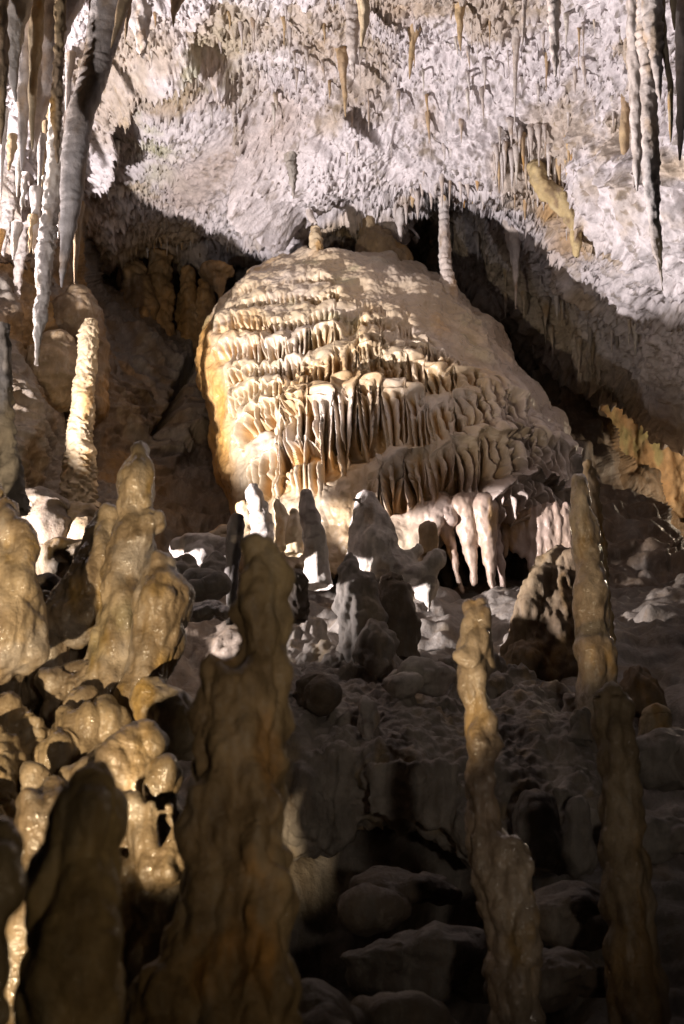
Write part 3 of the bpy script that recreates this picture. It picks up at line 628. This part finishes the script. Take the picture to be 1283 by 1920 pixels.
blob('flowstone_mound', [('t', [(240, 1378, 40), (236, 1410, 58), (230, 1460, 62), (225, 1560, 60)], 3.2), ('s', 265, 1400, 40, 3.2), ('t', [(312, 1425, 24), (306, 1460, 30), (300, 1520, 24), (290, 1600, 30)], 3.1),
     ('t', [(250, 1480, 26), (255, 1560, 20), (262, 1640, 22)], 3.05), ('t', [(285, 1500, 18), (282, 1580, 16), (290, 1660, 24)], 3.02), ('t', [(322, 1500, 16), (326, 1570, 14), (322, 1640, 30)], 3.0), ('t', [(275, 1440, 44), (275, 1540, 60), (275, 1640, 66), (275, 1800, 90)], 3.22), ('t', [(225, 1600, 40), (220, 1700, 60), (230, 1950, 90)], 3.1), ('t', [(300, 1640, 50), (310, 1740, 60), (320, 1950, 80)], 3.1)],
     .010, f_gap, M_WET, 'knobby', .8, 4, 'dark-capped wet mound with ribs running down between the two foreground stalagmites', cat='flowstone mound')
blob('stalagmite', [('t', [(88, 1478, 40), (80, 1530, 48), (66, 1580, 40), (62, 1640, 48), (58, 1740, 56), (45, 1960, 66)], 3.0), ('s', 62, 1500, 34, 3.0), ('s', 112, 1490, 34, 3.02)],
     .011, f_gap, M_WET, 'smooth', 1.0, 3, 'wet tan column behind the blurred bottom left stalagmite')
blob('stalagmite', [('t', [(10, 930, 26), (16, 985, 38), (10, 1060, 50), (4, 1130, 64), (-8, 1210, 80)], 3.7), ('t', [(34, 975, 14), (42, 1040, 22), (36, 1110, 28)], 3.65), ('t', [(-20, 890, 26), (-40, 1000, 60), (-60, 1150, 90)], 3.75)],
     .012, f_wet, M_WET, 'smooth', 1.1, 3, 'bulky brown stalagmite cut off by the left edge at mid height')
column('cave_column', [(2, 610, 16), (6, 680, 14), (8, 760, 15), (12, 830, 18), (18, 900, 24), (24, 960, 30)], 4.6, f_grey, M_DRY, 'shaggy', False, label='thin grey knobbly column running down the left edge', cat='column')

# ================================================================== MIDDLE GROUND STALAGMITES
ST = [
 ([(170, 596, 12), (168, 622, 17), (165, 650, 18), (160, 700, 19), (155, 750, 21), (152, 800, 23), (150, 850, 28), (149, 890, 32), (148, 930, 33), (150, 960, 34)], 8.6, f_cream, M_DRY, 'shaggy', 'tall slender banded cream stalagmite standing alone against the left wall'),
 ([(444, 962, 14), (443, 985, 16), (441, 1010, 16), (437, 1050, 13), (434, 1100, 11), (431, 1170, 8)], 6.2, f_white_shaded, M_DRY, 'stal', 'narrow white stalagmite with shade painted down its right side, behind the dark olive one'),
 ([(473, 907, 9), (476, 925, 14), (484, 950, 17), (490, 980, 20), (494, 1020, 21)], 7.2, f_white, M_DRY, 'banded', 'white ringed stalagmite with a small knob on top, before the dome at left'),
 ([(459, 938, 13), (461, 960, 15), (466, 990, 16), (470, 1030, 18)], 7.35, f_cream, M_DRY, 'smooth', 'tan round-headed stub leaning on the left of the white ringed stalagmite'),
 ([(520, 932, 7), (525, 955, 12), (530, 985, 14), (532, 1030, 16)], 7.5, f_cream, M_FLOW, 'smooth', 'small cream double-headed stalagmite right of the white ringed one'),
 ([(553, 958, 8), (553, 985, 13), (553, 1010, 14), (550, 1040, 14)], 7.3, f_cream, M_FLOW, 'smooth', 'short smooth cream stalagmite left of the white mottled one'),
 ([(576, 918, 13), (577, 945, 16), (583, 975, 18), (590, 1010, 20), (594, 1050, 21), (596, 1100, 26)], 6.9, f_white, M_DRY, 'stal', 'white mottled finger-shaped stalagmite with an ochre stain near its tip'),
 ([(557, 1066, 15), (560, 1085, 17), (560, 1120, 19), (556, 1165, 20)], 6.3, f_dark, M_DRY, 'shaggy', 'small blackish layered stalagmite right of the dark olive foreground one'),
 ([(802, 984, 12), (804, 1005, 13), (806, 1040, 14)], 7.3, f_staltan, M_DRY, 'smooth', 'short flat-topped tan stump standing on the bracket of the white stalagmite'),
 ([(685, 1302, 14), (688, 1325, 20), (690, 1350, 20), (693, 1385, 14)], 5.2, f_white, M_DRY, 'knobby', 'small pale lone stalagmite on the grey slope under the dome'),
 ([(592, 424, 9), (592, 445, 12), (594, 465, 12), (595, 490, 14)], 9.9, f_cream, M_DRY, 'banded', 'little ringed stalagmite standing on the summit of the flowstone dome'),
 ([(1072, 1302, 18), (1074, 1325, 22), (1076, 1350, 22)], 6.1, f_white, M_DRY, 'knobby', 'small rounded pinkish stalagmite at the foot of the tall yellow banded one'),
 ([(1092, 1325, 14), (1092, 1350, 18), (1090, 1390, 22)], 5.4, f_grey, M_DRY, 'knobby', 'small grey stub left of the dark brown round-topped stalagmite'),
 ([(1225, 1325, 24), (1226, 1350, 27), (1228, 1400, 30)], 5.8, f_cream, M_DRY, 'smooth', 'short stout tan stalagmite beside the right edge'),
]
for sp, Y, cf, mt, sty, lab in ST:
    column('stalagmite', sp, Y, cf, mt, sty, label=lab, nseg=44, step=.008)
blob('stalagmite', [('t', [(690, 922, 17), (690, 950, 27), (697, 990, 36), (702, 1030, 46), (715, 1080, 60)], 7.2), ('s', 668, 937, 9, 7.1, (1.4, 1, .7)), ('s', 700, 1030, 44, 7.15),
     ('t', [(775, 1058, 38), (790, 1090, 34), (800, 1120, 16)], 7.15), ('s', 815, 1052, 22, 7.1), ('s', 745, 1070, 44, 7.2), ('s', 783, 1030, 14, 7.2), ('t', [(810, 1070, 12), (806, 1110, 9), (803, 1150, 4)], 7.1)],
     .016, f_white, M_DRY, 'smooth', .9, 2, 'stout pale stalagmite with a hooked head and a bracket jutting to the right')
blob('stalagmite', [('t', [(655, 1040, 15), (660, 1070, 26), (668, 1110, 38), (675, 1150, 45), (682, 1200, 46), (690, 1250, 50)], 6.5), ('t', [(700, 1165, 22), (705, 1200, 32), (705, 1250, 36)], 6.3)],  # second spine turns a round-topped cast shadow into a bulge
     .014, f_grey, M_DRY, 'knobby', .9, 3, 'grey lumpy stalagmite with a lower bulge shaped after a round shadow below the hooked-head one')
column('stalagmite', [(737, 1076, 20), (740, 1105, 30), (744, 1150, 34), (748, 1200, 34), (752, 1240, 36)], 6.6, f_dark, M_DRY, 'smooth', label='dark smooth stalagmite in shade under the bracket of the hooked-head one', nseg=44)
blob('flowstone_mound', [('t', [(1052, 1022, 28), (1050, 1060, 42), (1045, 1120, 60), (1035, 1200, 78), (1030, 1290, 90)], 7.2), ('t', [(1015, 1065, 20), (1000, 1110, 26), (995, 1180, 34)], 7.1), ('s', 985, 1240, 40, 7.0), ('t', [(1075, 1030, 16), (1085, 1100, 20), (1092, 1180, 24)], 7.1)],
     .018, f_brown, M_DRY, 'smooth', 1.2, 3, 'brown cone-shaped flowstone mass left of the tall yellow banded stalagmite', cat='flowstone mound')
blob('flowstone_mound', [('t', [(1190, 1245, 26), (1200, 1280, 34), (1212, 1340, 40)], 6.6), ('s', 1180, 1290, 24, 6.6)], .016, f_brown, M_DRY, 'smooth', 1.0, 3, 'low ribbed brown hump behind the dark round-topped stalagmite', cat='flowstone mound')
blob('stalagmite', [('t', [(1003, 1482, 30), (1002, 1520, 36), (1005, 1600, 44)], 4.9), ('t', [(1052, 1470, 22), (1055, 1520, 28), (1050, 1600, 44)], 5.0), ('t', [(1080, 1490, 20), (1085, 1540, 26), (1085, 1620, 40)], 4.9)],
     .013, f_grey, M_DRY, 'smooth', 1.0, 3, 'cluster of blunt dull grey stalagmites between the two lower right columns', cat='stalagmite cluster')
# brown stump behind the top of the dome
blob('stalagmite', [('t', [(702, 428, 30), (708, 460, 38), (722, 490, 50), (735, 530, 60)], 10.4), ('s', 690, 425, 20, 10.4), ('s', 750, 490, 28, 10.3)], .025, f_brown, M_DRY, 'smooth', 1.3, 2, 'rounded brown stump behind the summit of the flowstone dome')
column('cave_column', [(833, 340, 13), (833, 400, 9), (834, 450, 10), (836, 500, 12), (842, 545, 16), (846, 580, 15), (850, 610, 18)], 9.75, f_stal, M_DRY, 'banded', False, label="slim pinkish column joining the ceiling fringe to the dome's right shoulder", cat='column')

def f_slab(v, n, s): return pal(v, np.array([.20, .175, .15]), np.array([.13, .11, .09]), None, s, 4)
# ================================================================== BOULDERS
def boulder(x, y, r, Y, sc, cf, mt, lab, style='smooth', amp=1.0, cat='boulder', group=None):
    q = random.Random(int(x*7+y)); y += r*.25
    return blob('boulder', [('s', x, y, r, Y, sc)]+[('s', x+r*q.uniform(-1, 1)*sc[0], y+r*q.uniform(.0, .7), r*q.uniform(.4, .75), Y+q.uniform(-.1, .05), sc) for _ in range(6)], .016, cf, mt, 'boulder', amp, 7, lab, cat, group, rr=r*PXM(y, Y))
boulder(385, 1020, 30, 6.8, (1.3, 1, .6), f_white, M_DRY, 'long pinkish white boulder lying left of the half-shaded white stalagmite')
boulder(420, 1002, 20, 6.9, (1, 1, .9), f_cream, M_DRY, 'small round pale boulder at the right end of the long pinkish one')
boulder(345, 1055, 30, 6.3, (1, 1, .9), f_grey, M_DRY, 'round grey boulder just right of the glistening cluster')
boulder(405, 1062, 32, 6.4, (1, 1, 1), f_grey, M_DRY, 'grey brown boulder below the long pinkish one')
boulder(378, 1092, 26, 6.0, (1.2, 1, .8), f_grey, M_DRY, 'low grey boulder in front of the other round grey ones')
boulder(390, 1135, 26, 5.7, (1.2, 1, .6), f_dark, M_WET, 'shiny blackish crumpled rock left of the half-shaded white stalagmite', 'knobby')
boulder(418, 1140, 15, 5.6, (1, 1, 1), f_grey, M_WET, 'small grey wet pebble-like rock beside the shiny blackish one')
boulder(120, 1030, 44, 6.2, (1.1, 1, .8), f_brown, M_ROCK, 'brown angular boulder between the left edge mass and the glistening cluster', 'knobby')
boulder(160, 975, 40, 7.2, (1.1, 1, .8), f_brown, M_ROCK, 'brown rock at the foot of the slender banded stalagmite', 'knobby')
boulder(75, 960, 42, 7.2, (1.1, 1, 1), f_dark, M_ROCK, 'dull lump left of the foot of the slender banded stalagmite', 'knobby')
boulder(215, 990, 40, 6.6, (1, 1, 1), f_brown, M_ROCK, 'shaded brown rock behind the glistening cluster', 'knobby')
boulder(92, 1098, 26, 5.2, (.9, 1, 1.1), f_dark, M_DRY, 'small black rounded rock in the gap above the honey-coloured mound')
boulder(800, 1255, 40, 5.75, (1.4, 1, .5), f_white, M_DRY, 'pale shelf of rock hanging over a dark gap below the dome')
boulder(580, 1290, 34, 5.55, (1, 1, 1), f_dark, M_DRY, 'blackish layered rock right of the olive stalagmite at half its height')
hum = []
for sp in [[(575, 1160, 45, 6.8), (562, 1290, 75, 6.1), (575, 1430, 85, 5.45), (590, 1540, 70, 5.35)], [(640, 1215, 46, 6.5), (655, 1320, 74, 5.95), (670, 1430, 84, 5.42), (680, 1495, 66, 5.4)],
           [(720, 1225, 46, 6.5), (735, 1320, 74, 5.95), (765, 1430, 84, 5.4), (780, 1500, 66, 5.35)], [(800, 1285, 46, 6.15), (825, 1360, 66, 5.8), (842, 1450, 72, 5.38), (852, 1540, 60, 5.28)],
           [(880, 1265, 46, 6.3), (900, 1350, 66, 5.85), (920, 1450, 74, 5.35), (925, 1570, 80, 5.15)], [(960, 1240, 46, 6.4), (980, 1335, 66, 5.85), (992, 1430, 72, 5.42), (1000, 1570, 84, 5.2)],
           [(1040, 1285, 46, 6.25), (1052, 1365, 64, 5.75), (1062, 1450, 72, 5.35), (1062, 1570, 84, 5.15)], [(690, 1240, 40, 6.35), (705, 1370, 60, 5.62), (715, 1440, 60, 5.35), (715, 1490, 50, 5.35)],
           [(605, 1200, 40, 6.6), (612, 1370, 60, 5.7), (622, 1440, 60, 5.35), (632, 1500, 50, 5.35)]]:
    hum.append(('t', sp, 0))
for k in range(26):
    x = rs.uniform(560, 1060); y = rs.uniform(1230, 1460); Y = 6.35-(y-1230)/230*1.05
    hum.append(('s', x, y+14, rs.uniform(18, 38), Y-.12, (1.2, 1.0, .7)))
for k in range(13):
    x = 690+k*14; hum.append(('t', [(x, 1420, 9), (x+2, 1470, 10), (x+3, 1505+k*3+rs.uniform(-8, 14), 8), (x+3, 1530+k*3+rs.uniform(-8, 14), 5)], 5.12))
def f_slope(v, n, s):
    s = 7
    c = pal(v, np.array([.42, .37, .32]), np.array([.28, .245, .21]), np.array([.44, .33, .19]), s, 4)
    return mix(c, DARK, sstep(.1, .5, fbm(v, (4, 4, 6), 5, s+5))*.5)
blob('flowstone_mound', hum, .018, f_slope, M_ROCK, 'drape', 1.2, 9, 'broad grey slope of fused draped humps overhanging the black hollow in the middle', cat='flowstone mound', rr=.10)
boulder(1250, 1400, 60, 5.2, (1.2, 1, .7), f_grey, M_ROCK, 'grey rounded rock at the right edge', 'knobby')
boulder(1230, 1540, 60, 4.6, (1.2, 1, .7), f_grey, M_ROCK, 'lower dull rock at the right edge', 'knobby')
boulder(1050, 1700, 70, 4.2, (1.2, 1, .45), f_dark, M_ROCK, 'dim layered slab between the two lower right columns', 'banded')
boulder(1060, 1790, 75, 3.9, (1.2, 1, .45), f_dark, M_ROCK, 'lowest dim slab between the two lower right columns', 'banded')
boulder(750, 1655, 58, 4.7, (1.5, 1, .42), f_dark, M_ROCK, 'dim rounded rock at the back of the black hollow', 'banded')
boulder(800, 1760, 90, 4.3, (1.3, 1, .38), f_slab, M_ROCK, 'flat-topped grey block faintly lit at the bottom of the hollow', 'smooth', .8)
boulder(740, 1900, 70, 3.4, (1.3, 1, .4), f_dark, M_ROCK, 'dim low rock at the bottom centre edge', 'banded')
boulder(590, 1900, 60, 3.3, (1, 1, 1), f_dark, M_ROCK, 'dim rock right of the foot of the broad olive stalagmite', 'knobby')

# alcove formations behind on the left
for sp, Y, lab in [([(250, 490, 26), (255, 540, 34), (262, 600, 34), (265, 640, 30)], 12.0, 'stout ochre column in the dark alcove left of the dome'),
                   ([(300, 470, 20), (300, 540, 22), (302, 600, 24), (306, 660, 20)], 12.1, 'second ochre column from the left in the dark alcove'),
                   ([(352, 500, 12), (352, 560, 18), (354, 620, 22), (358, 680, 20)], 12.3, 'dim lumpy column in the middle of the alcove'),
                   ([(385, 520, 10), (386, 570, 16), (386, 640, 22), (388, 700, 24)], 12.3, 'dim lumpy column at the right of the alcove')]:
    column('cave_column', sp, Y, f_ocalc, M_ROCK, 'knobby', True, label=lab, cat='column', amp=1.1)
blob('stalactite', [('s', 408, 510, 30, 11.4, (1.1, 1, .5)), ('t', [(412, 520, 12), (414, 550, 6), (416, 572, 4)], 11.4)], .02, f_ocalc, M_ROCK, 'smooth', 1, 2, 'mushroom-shaped tan stalactite under the ceiling left of the dome', 'stalactite')
blob('flowstone_mound', [('t', [(150, 540, 22), (152, 590, 34), (158, 660, 36), (160, 760, 44)], 9.6), ('s', 130, 600, 40, 9.6, (1.2, 1, 1)), ('s', 100, 700, 60, 9.2, (1, 1, 1.4))], .022, f_brown, M_ROCK, 'boulder', .9, 3, 'brown lumpy bulge of flowstone behind the slender banded stalagmite', cat='flowstone mound')
def f_curt(v, n, s):
    c = pal(v, np.array([.55, .40, .24]), np.array([.48, .30, .15]), MOSS, s, 2); return c
items = [('t', [(1130+k*24, 715+k*14+rs.uniform(-8, 8), 18), (1140+k*24, 800+k*16, 22), (1150+k*24, 880+k*16+rs.uniform(-20, 20), 12)], 12.9+.05*(k % 3)) for k in range(9)]
blob('flowstone_curtain', items, .035, f_curt, M_DRY, 'smooth', .9, 4, 'tan and pink folded flowstone curtain behind the dark wall at the right edge', cat='flowstone')

# ================================================================== STALACTITES
STAL = [
 ([(222, -120, 48), (210, -20, 40), (196, 60, 31), (184, 110, 27), (170, 160, 26), (150, 220, 25), (140, 300, 23), (134, 380, 20), (127, 440, 13), (119, 500, 6), (115, 538, 1.5)], 5.2, f_stal, 'drip', 'largest smooth grey stalactite hanging at the upper left'),
 ([(112, -20, 10), (108, 120, 11), (104, 250, 13), (100, 350, 15), (94, 400, 16), (88, 450, 17), (83, 500, 16), (79, 560, 14), (73, 620, 10), (68, 685, 2)], 5.5, f_white, 'shaggy', 'long shaggy white stalactite hanging lowest at the left, brightly lit'),
 ([(115, -160, 70), (112, -60, 58), (98, 20, 42), (86, 100, 30), (76, 170, 20), (68, 230, 12), (64, 285, 2)], 5.3, f_stal, 'stal', 'wide brown-grey stalactite at top left beside the largest one'),
 ([(112, 60, 10), (108, 130, 11), (106, 200, 10), (107, 260, 6), (108, 305, 1.5)], 5.0, f_staltan, 'shaggy', 'short reddish stalactite in front of the long shaggy white one'),
 ([(96, 130, 8), (96, 220, 8), (96, 300, 6), (95, 362, 1.5)], 5.1, f_cream, 'shaggy', 'thin cream stalactite left of the short reddish one'),
 ([(30, -100, 40), (26, 0, 30), (22, 80, 18), (24, 140, 10), (30, 190, 2)], 5.0, f_white, 'stal', 'ragged bright stalactite in the top left corner'),
 ([(50, 60, 16), (46, 140, 13), (44, 220, 11), (42, 280, 6), (41, 320, 1.5)], 5.2, f_stal, 'stal', 'grey stalactite left of the wide brown-grey one'),
 ([(66, 90, 12), (62, 160, 9), (60, 220, 6), (61, 280, 1.5)], 5.1, f_cream, 'stal', 'slim pale stalactite overlapping the wide brown-grey one'),
 ([(-6, 40, 22), (-4, 140, 18), (0, 210, 10), (2, 270, 2)], 4.8, f_staltan, 'stal', 'tan stalactite half cut by the left edge near the top'),
 ([(24, 280, 16), (20, 350, 16), (12, 420, 10), (6, 480, 2)], 5.2, f_stal, 'shaggy', 'shaggy grey stalactite hanging by the left edge'),
 ([(44, 350, 13), (40, 430, 14), (36, 500, 10), (32, 560, 5), (30, 590, 1.5)], 5.6, f_stal, 'banded', 'dull banded stalactite left of the long shaggy white one'),
 ([(240, -60, 20), (236, -10, 15), (226, 30, 9), (214, 70, 4), (208, 90, 1)], 5.1, f_staltan, 'stal', 'orange fin along the right side of the largest stalactite'),
 ([(242, -30, 9), (240, 20, 6), (237, 50, 4), (235, 74, 1)], 6.0, f_staltan, 'stal', 'small orange stalactite right of the largest one'),
 ([(262, -40, 20), (262, 20, 16), (266, 60, 14), (268, 105, 8)], 6.4, f_stal, 'knobby', 'dark crusted stalactite stub right of the small orange one'),
 ([(330, -50, 20), (334, 0, 12), (326, 24, 5), (325, 50, 1)], 6.2, f_staltan, 'stal', 'hooked tan stalactite stub near the top, left of the middle'),
 ([(681, -60, 22), (682, 0, 13), (684, 30, 10), (681, 60, 6), (678, 88, 1.5)], 6.4, f_cream, 'stal', 'cream stalactite hanging at the top, just right of the middle'),
 ([(663, -20, 15), (661, 60, 12), (661, 110, 7), (664, 150, 2)], 6.9, f_stal, 'banded', 'grey stalactite behind the cream one at the top middle'),
 ([(642, 110, 9), (645, 150, 7), (647, 185, 4), (648, 219, 1)], 7.4, f_staltan, 'stal', 'thin brown stalactite below the cream one at the top middle'),
 ([(777, 50, 14), (774, 75, 7), (771, 110, 5), (768, 148, 1)], 7.0, f_staltan, 'stal', 'slender brown stalactite with a flared root above the white ceiling'),
 ([(1039, -70, 17), (1040, 0, 12), (1040, 50, 10), (1041, 100, 6), (1042, 143, 1.5)], 5.9, f_stal, 'banded', 'grey stalactite hanging from the top edge, right of the middle'),
 ([(986, -60, 6), (984, 0, 5), (982, 40, 4), (980, 84, 1.2)], 6.3, f_stal, 'stal', 'very thin wavy stalactite left of the grey top edge one'),
 ([(968, 70, 8), (967, 110, 5), (966, 170, 3), (965, 250, 1)], 6.6, f_stal, 'stal', 'needle-thin stalactite over the white ceiling'),
 ([(862, 10, 10), (862, 50, 6), (864, 95, 1)], 6.9, f_staltan, 'stal', 'small forked tan stalactite right of the slender brown one'),
 ([(1218, -70, 24), (1222, 0, 19), (1226, 60, 17), (1231, 110, 12), (1235, 150, 8), (1238, 190, 2)], 5.6, f_stal, 'banded', 'thick ringed stalactite at the upper right corner'),
 ([(1192, 120, 14), (1195, 200, 14), (1196, 260, 12), (1195, 310, 8), (1195, 358, 1.5)], 6.0, f_stal, 'stal', 'long grey stalactite left of the lowest white-tipped one'),
 ([(1172, 190, 8), (1172, 250, 9), (1171, 300, 6), (1172, 330, 1.5)], 6.1, f_staltan, 'stal', 'short tan stalactite at the left of the upper right group'),
 ([(1216, 120, 18), (1219, 200, 17), (1221, 280, 15), (1222, 350, 14), (1227, 410, 13), (1231, 450, 10), (1236, 490, 6), (1243, 545, 1.2)], 5.8, f_stal, 'banded', 'longest stalactite on the right, ending in a bright white tip'),
 ([(1240, 210, 10), (1242, 270, 9), (1243, 310, 6), (1243, 356, 1.5)], 6.0, f_stalyel, 'stal', 'orange brown stalactite right of the longest white-tipped one'),
 ([(1247, 90, 6), (1256, 150, 6), (1258, 210, 5), (1258, 266, 1.2)], 5.6, f_cream, 'stal', 'thin pale wavy stalactite near the right edge'),
 ([(1262, -40, 8), (1263, 20, 5), (1265, 56, 1)], 5.6, f_cream, 'stal', 'short thin stalactite in the top right corner'),
 ([(1278, 80, 12), (1278, 150, 10), (1276, 230, 8), (1275, 300, 2)], 5.8, f_stal, 'stal', 'grey stalactite cut by the right edge'),
 ([(1010, 335, 14), (1032, 358, 20), (1056, 385, 19), (1074, 412, 15), (1082, 440, 12), (1084, 462, 8), (1083, 482, 2)], 7.7, f_stalyel, 'smooth', 'curved yellow horn-shaped stalactite under the white ceiling'),
 ([(1188, 445, 9), (1190, 470, 7), (1193, 495, 4), (1196, 513, 1)], 7.2, f_staltan, 'stal', 'short brown stalactite left of the white tip of the longest one'),
 ([(955, 400, 16), (962, 450, 13), (966, 500, 7), (967, 540, 3), (967, 580, 1)], 9.2, f_stal, 'stal', 'pointed grey-brown stalactite over the black gap right of the dome'),
 ([(745, 370, 14), (748, 400, 11), (751, 425, 6), (752, 452, 1.5)], 9.2, f_stal, 'stal', 'stalactite over the black gap just right of the brown stump'),
 ([(580, 395, 6), (584, 408, 7), (590, 420, 6)], 9.9, f_stal, 'stal', 'tiny bent stalactite above the ringed stalagmite on the summit'),
 ([(545, 290, 12), (548, 320, 9), (550, 345, 5), (551, 372, 1)], 8.6, f_grey, 'shaggy', 'crusty grey brown stalactite high above the summit of the dome'),
]
for sp, Y, cf, sty, lab in STAL:
    x0, y0, h0 = sp[0]
    if y0 < 30 or Y < 6.2: sp = [(x0+(x0-641)*-.03*0, -520, h0*1.5)] + [q for q in sp] if y0 < 130 and Y < 6.5 else sp
    if sp[0][1] > -400 and 'summit' not in lab:
        Y = float(ceil_at(x0, y0)[1])-.04; sp = [(x0-h0*.2, y0-h0*1.3-8, h0*1.7, Y+.32)] + sp
        if 'horn' in lab: Y -= .28
    column('stalactite', sp, Y, cf, M_DRY, sty, False, False, label=lab, cat='stalactite', nseg=34, step=.009)
# fringe of stalactites along the edge over the black gap, and scattered small ones
rs = random.Random(11)
def where(px, py):
    a = 'near the top edge' if py < 120 else 'midway down the white ceiling' if py < 250 else 'low on the white ceiling'
    b = 'above the alcove at left' if px < 480 else 'above the dome' if px < 760 else 'above the black gap' if px < 1000 else 'beside the big right ones'
    return a+', '+b
CN = {}
def small(px, py, L, w, cf, lab, group, deep=.0):
    cn = {'f_stal': 'grey', 'f_white': 'white', 'f_staltan': 'tan', 'f_brown': 'brown', 'f_grey': 'dull grey'}[cf.__name__]
    sz = 'short' if L < 26 else 'long thin' if w < 3.2 else 'long'
    if lab is None: lab = sz+' '+cn+' stalactite '+where(px, py)
    else: lab = sz+' '+cn+' '+lab
    top = ceil_at(px, py); Y = float(top[1])+deep
    b = rs.uniform(-2, 2); sp = [(px-2, py-18, w*2.2, Y+.22), (px-1, py-5, w*1.25), (px+b*.3, py+L*.3, w*.75), (px+b, py+L*.72, w*.4), (px+b*.8, py+L, .6)]
    column('small_stalactite', sp, Y, cf, M_CRUST, 'stal', False, False, label=lab, cat='stalactite', group=group, nseg=16, step=.016)
for i in range(34):
    px = 742+i*8.6+rs.uniform(-3, 3); py = 352+rs.uniform(-16, 12)+ (10 if px < 780 else 0)
    L = rs.choice([18, 26, 34, 46])*rs.uniform(.8, 1.25)
    small(px, py, L, rs.uniform(3.5, 7), rs.choice([f_stal, f_stal, f_white, f_staltan]), ('stalactite at the dome end' if px < 840 else 'stalactite in the middle' if px < 940 else 'stalactite at the right end')+' of the fringe over the black gap', 'fringe of small stalactites above the black gap', -.05)
for i in range(26):
    px = 930+i*6.5+rs.uniform(-4, 4); py = 235+rs.uniform(0, 75)+(px-930)*.15
    small(px, py, rs.uniform(30, 62), rs.uniform(3.2, 5.6), rs.choice([f_stal, f_white, f_stal, f_white, f_staltan]), ('stalactite at the left' if px < 985 else 'stalactite in the middle' if px < 1040 else 'stalactite at the right')+' of the cluster above the curved yellow horn', 'dense cluster of stalactites above the yellow horn', -.08)
for i in range(26):
    px = 150+i*14+rs.uniform(-5, 5); py = np.interp(px, [150, 300, 470, 560], [470, 455, 448, 452])+rs.uniform(-6, 10)
    small(px, py, rs.uniform(10, 30), rs.uniform(2, 4), rs.choice([f_stal, f_staltan, f_brown]), 'stalactite along the brown ceiling lip, '+('above the alcove columns' if px < 330 else 'between the alcove and the dome'), 'tiny stalactites along the ceiling lip above the alcove', -.1)
for i in range(110):
    px = rs.uniform(220, 1290); py = rs.uniform(10, 340)
    if px > 1000: py = rs.uniform(10, 430)
    if (abs(px-400) < 90 and abs(py-290) < 60): continue
    L = rs.uniform(12, 44)*(1.3 if px > 900 else 1)
    small(px, py, L, rs.uniform(1.4, 3.6), rs.choice([f_white, f_white, f_stal, f_stal, f_stal, f_staltan]), None, 'small stalactites scattered over the white ceiling', -.05)
for i in range(78):
    px = rs.uniform(840, 1280); lo = np.interp(px, [840, 1283], [360, 580]); hi = np.interp(px, *np.array(CB).T)-12
    py = rs.uniform(lo, hi) if i % 2 else hi-rs.uniform(0, 10)
    small(px, py, rs.uniform(20, 56), rs.uniform(3, 7), rs.choice([f_stal, f_white, f_grey]), 'stalactite on the shaded ceiling slope, '+('over the black gap' if px < 1010 else 'at its middle' if px < 1140 else 'near the right edge'), 'stalactites on the shaded ceiling slope', -.1)
for i in range(22):
    px = -20+170*((i*7) % 22)/22.; py = rs.uniform(60, 480)
    sp0 = rs.uniform(40, 120); w = rs.uniform(4, 10); Y = rs.uniform(5.7, 6.6)
    column('small_stalactite', [(px+6, py-sp0*.5, w*1.5), (px+3, py, w), (px, py+sp0*.5, w*.7), (px-2, py+sp0, 1)], Y, rs.choice([f_stal, f_white, f_staltan]), M_DRY, rs.choice(['shaggy', 'stal']), False, label='slender stalactite in the upper left crowd, '+['by the left edge', 'left of the shaggy white one', 'behind the shaggy white one', 'right of it'][min(3, max(0, int((px+20)/43)))]+', '+('above it all' if py < 170 else 'midway down' if py < 320 else 'low down'), cat='stalactite', group='crowd of stalactites at the upper left', nseg=20, step=.012)
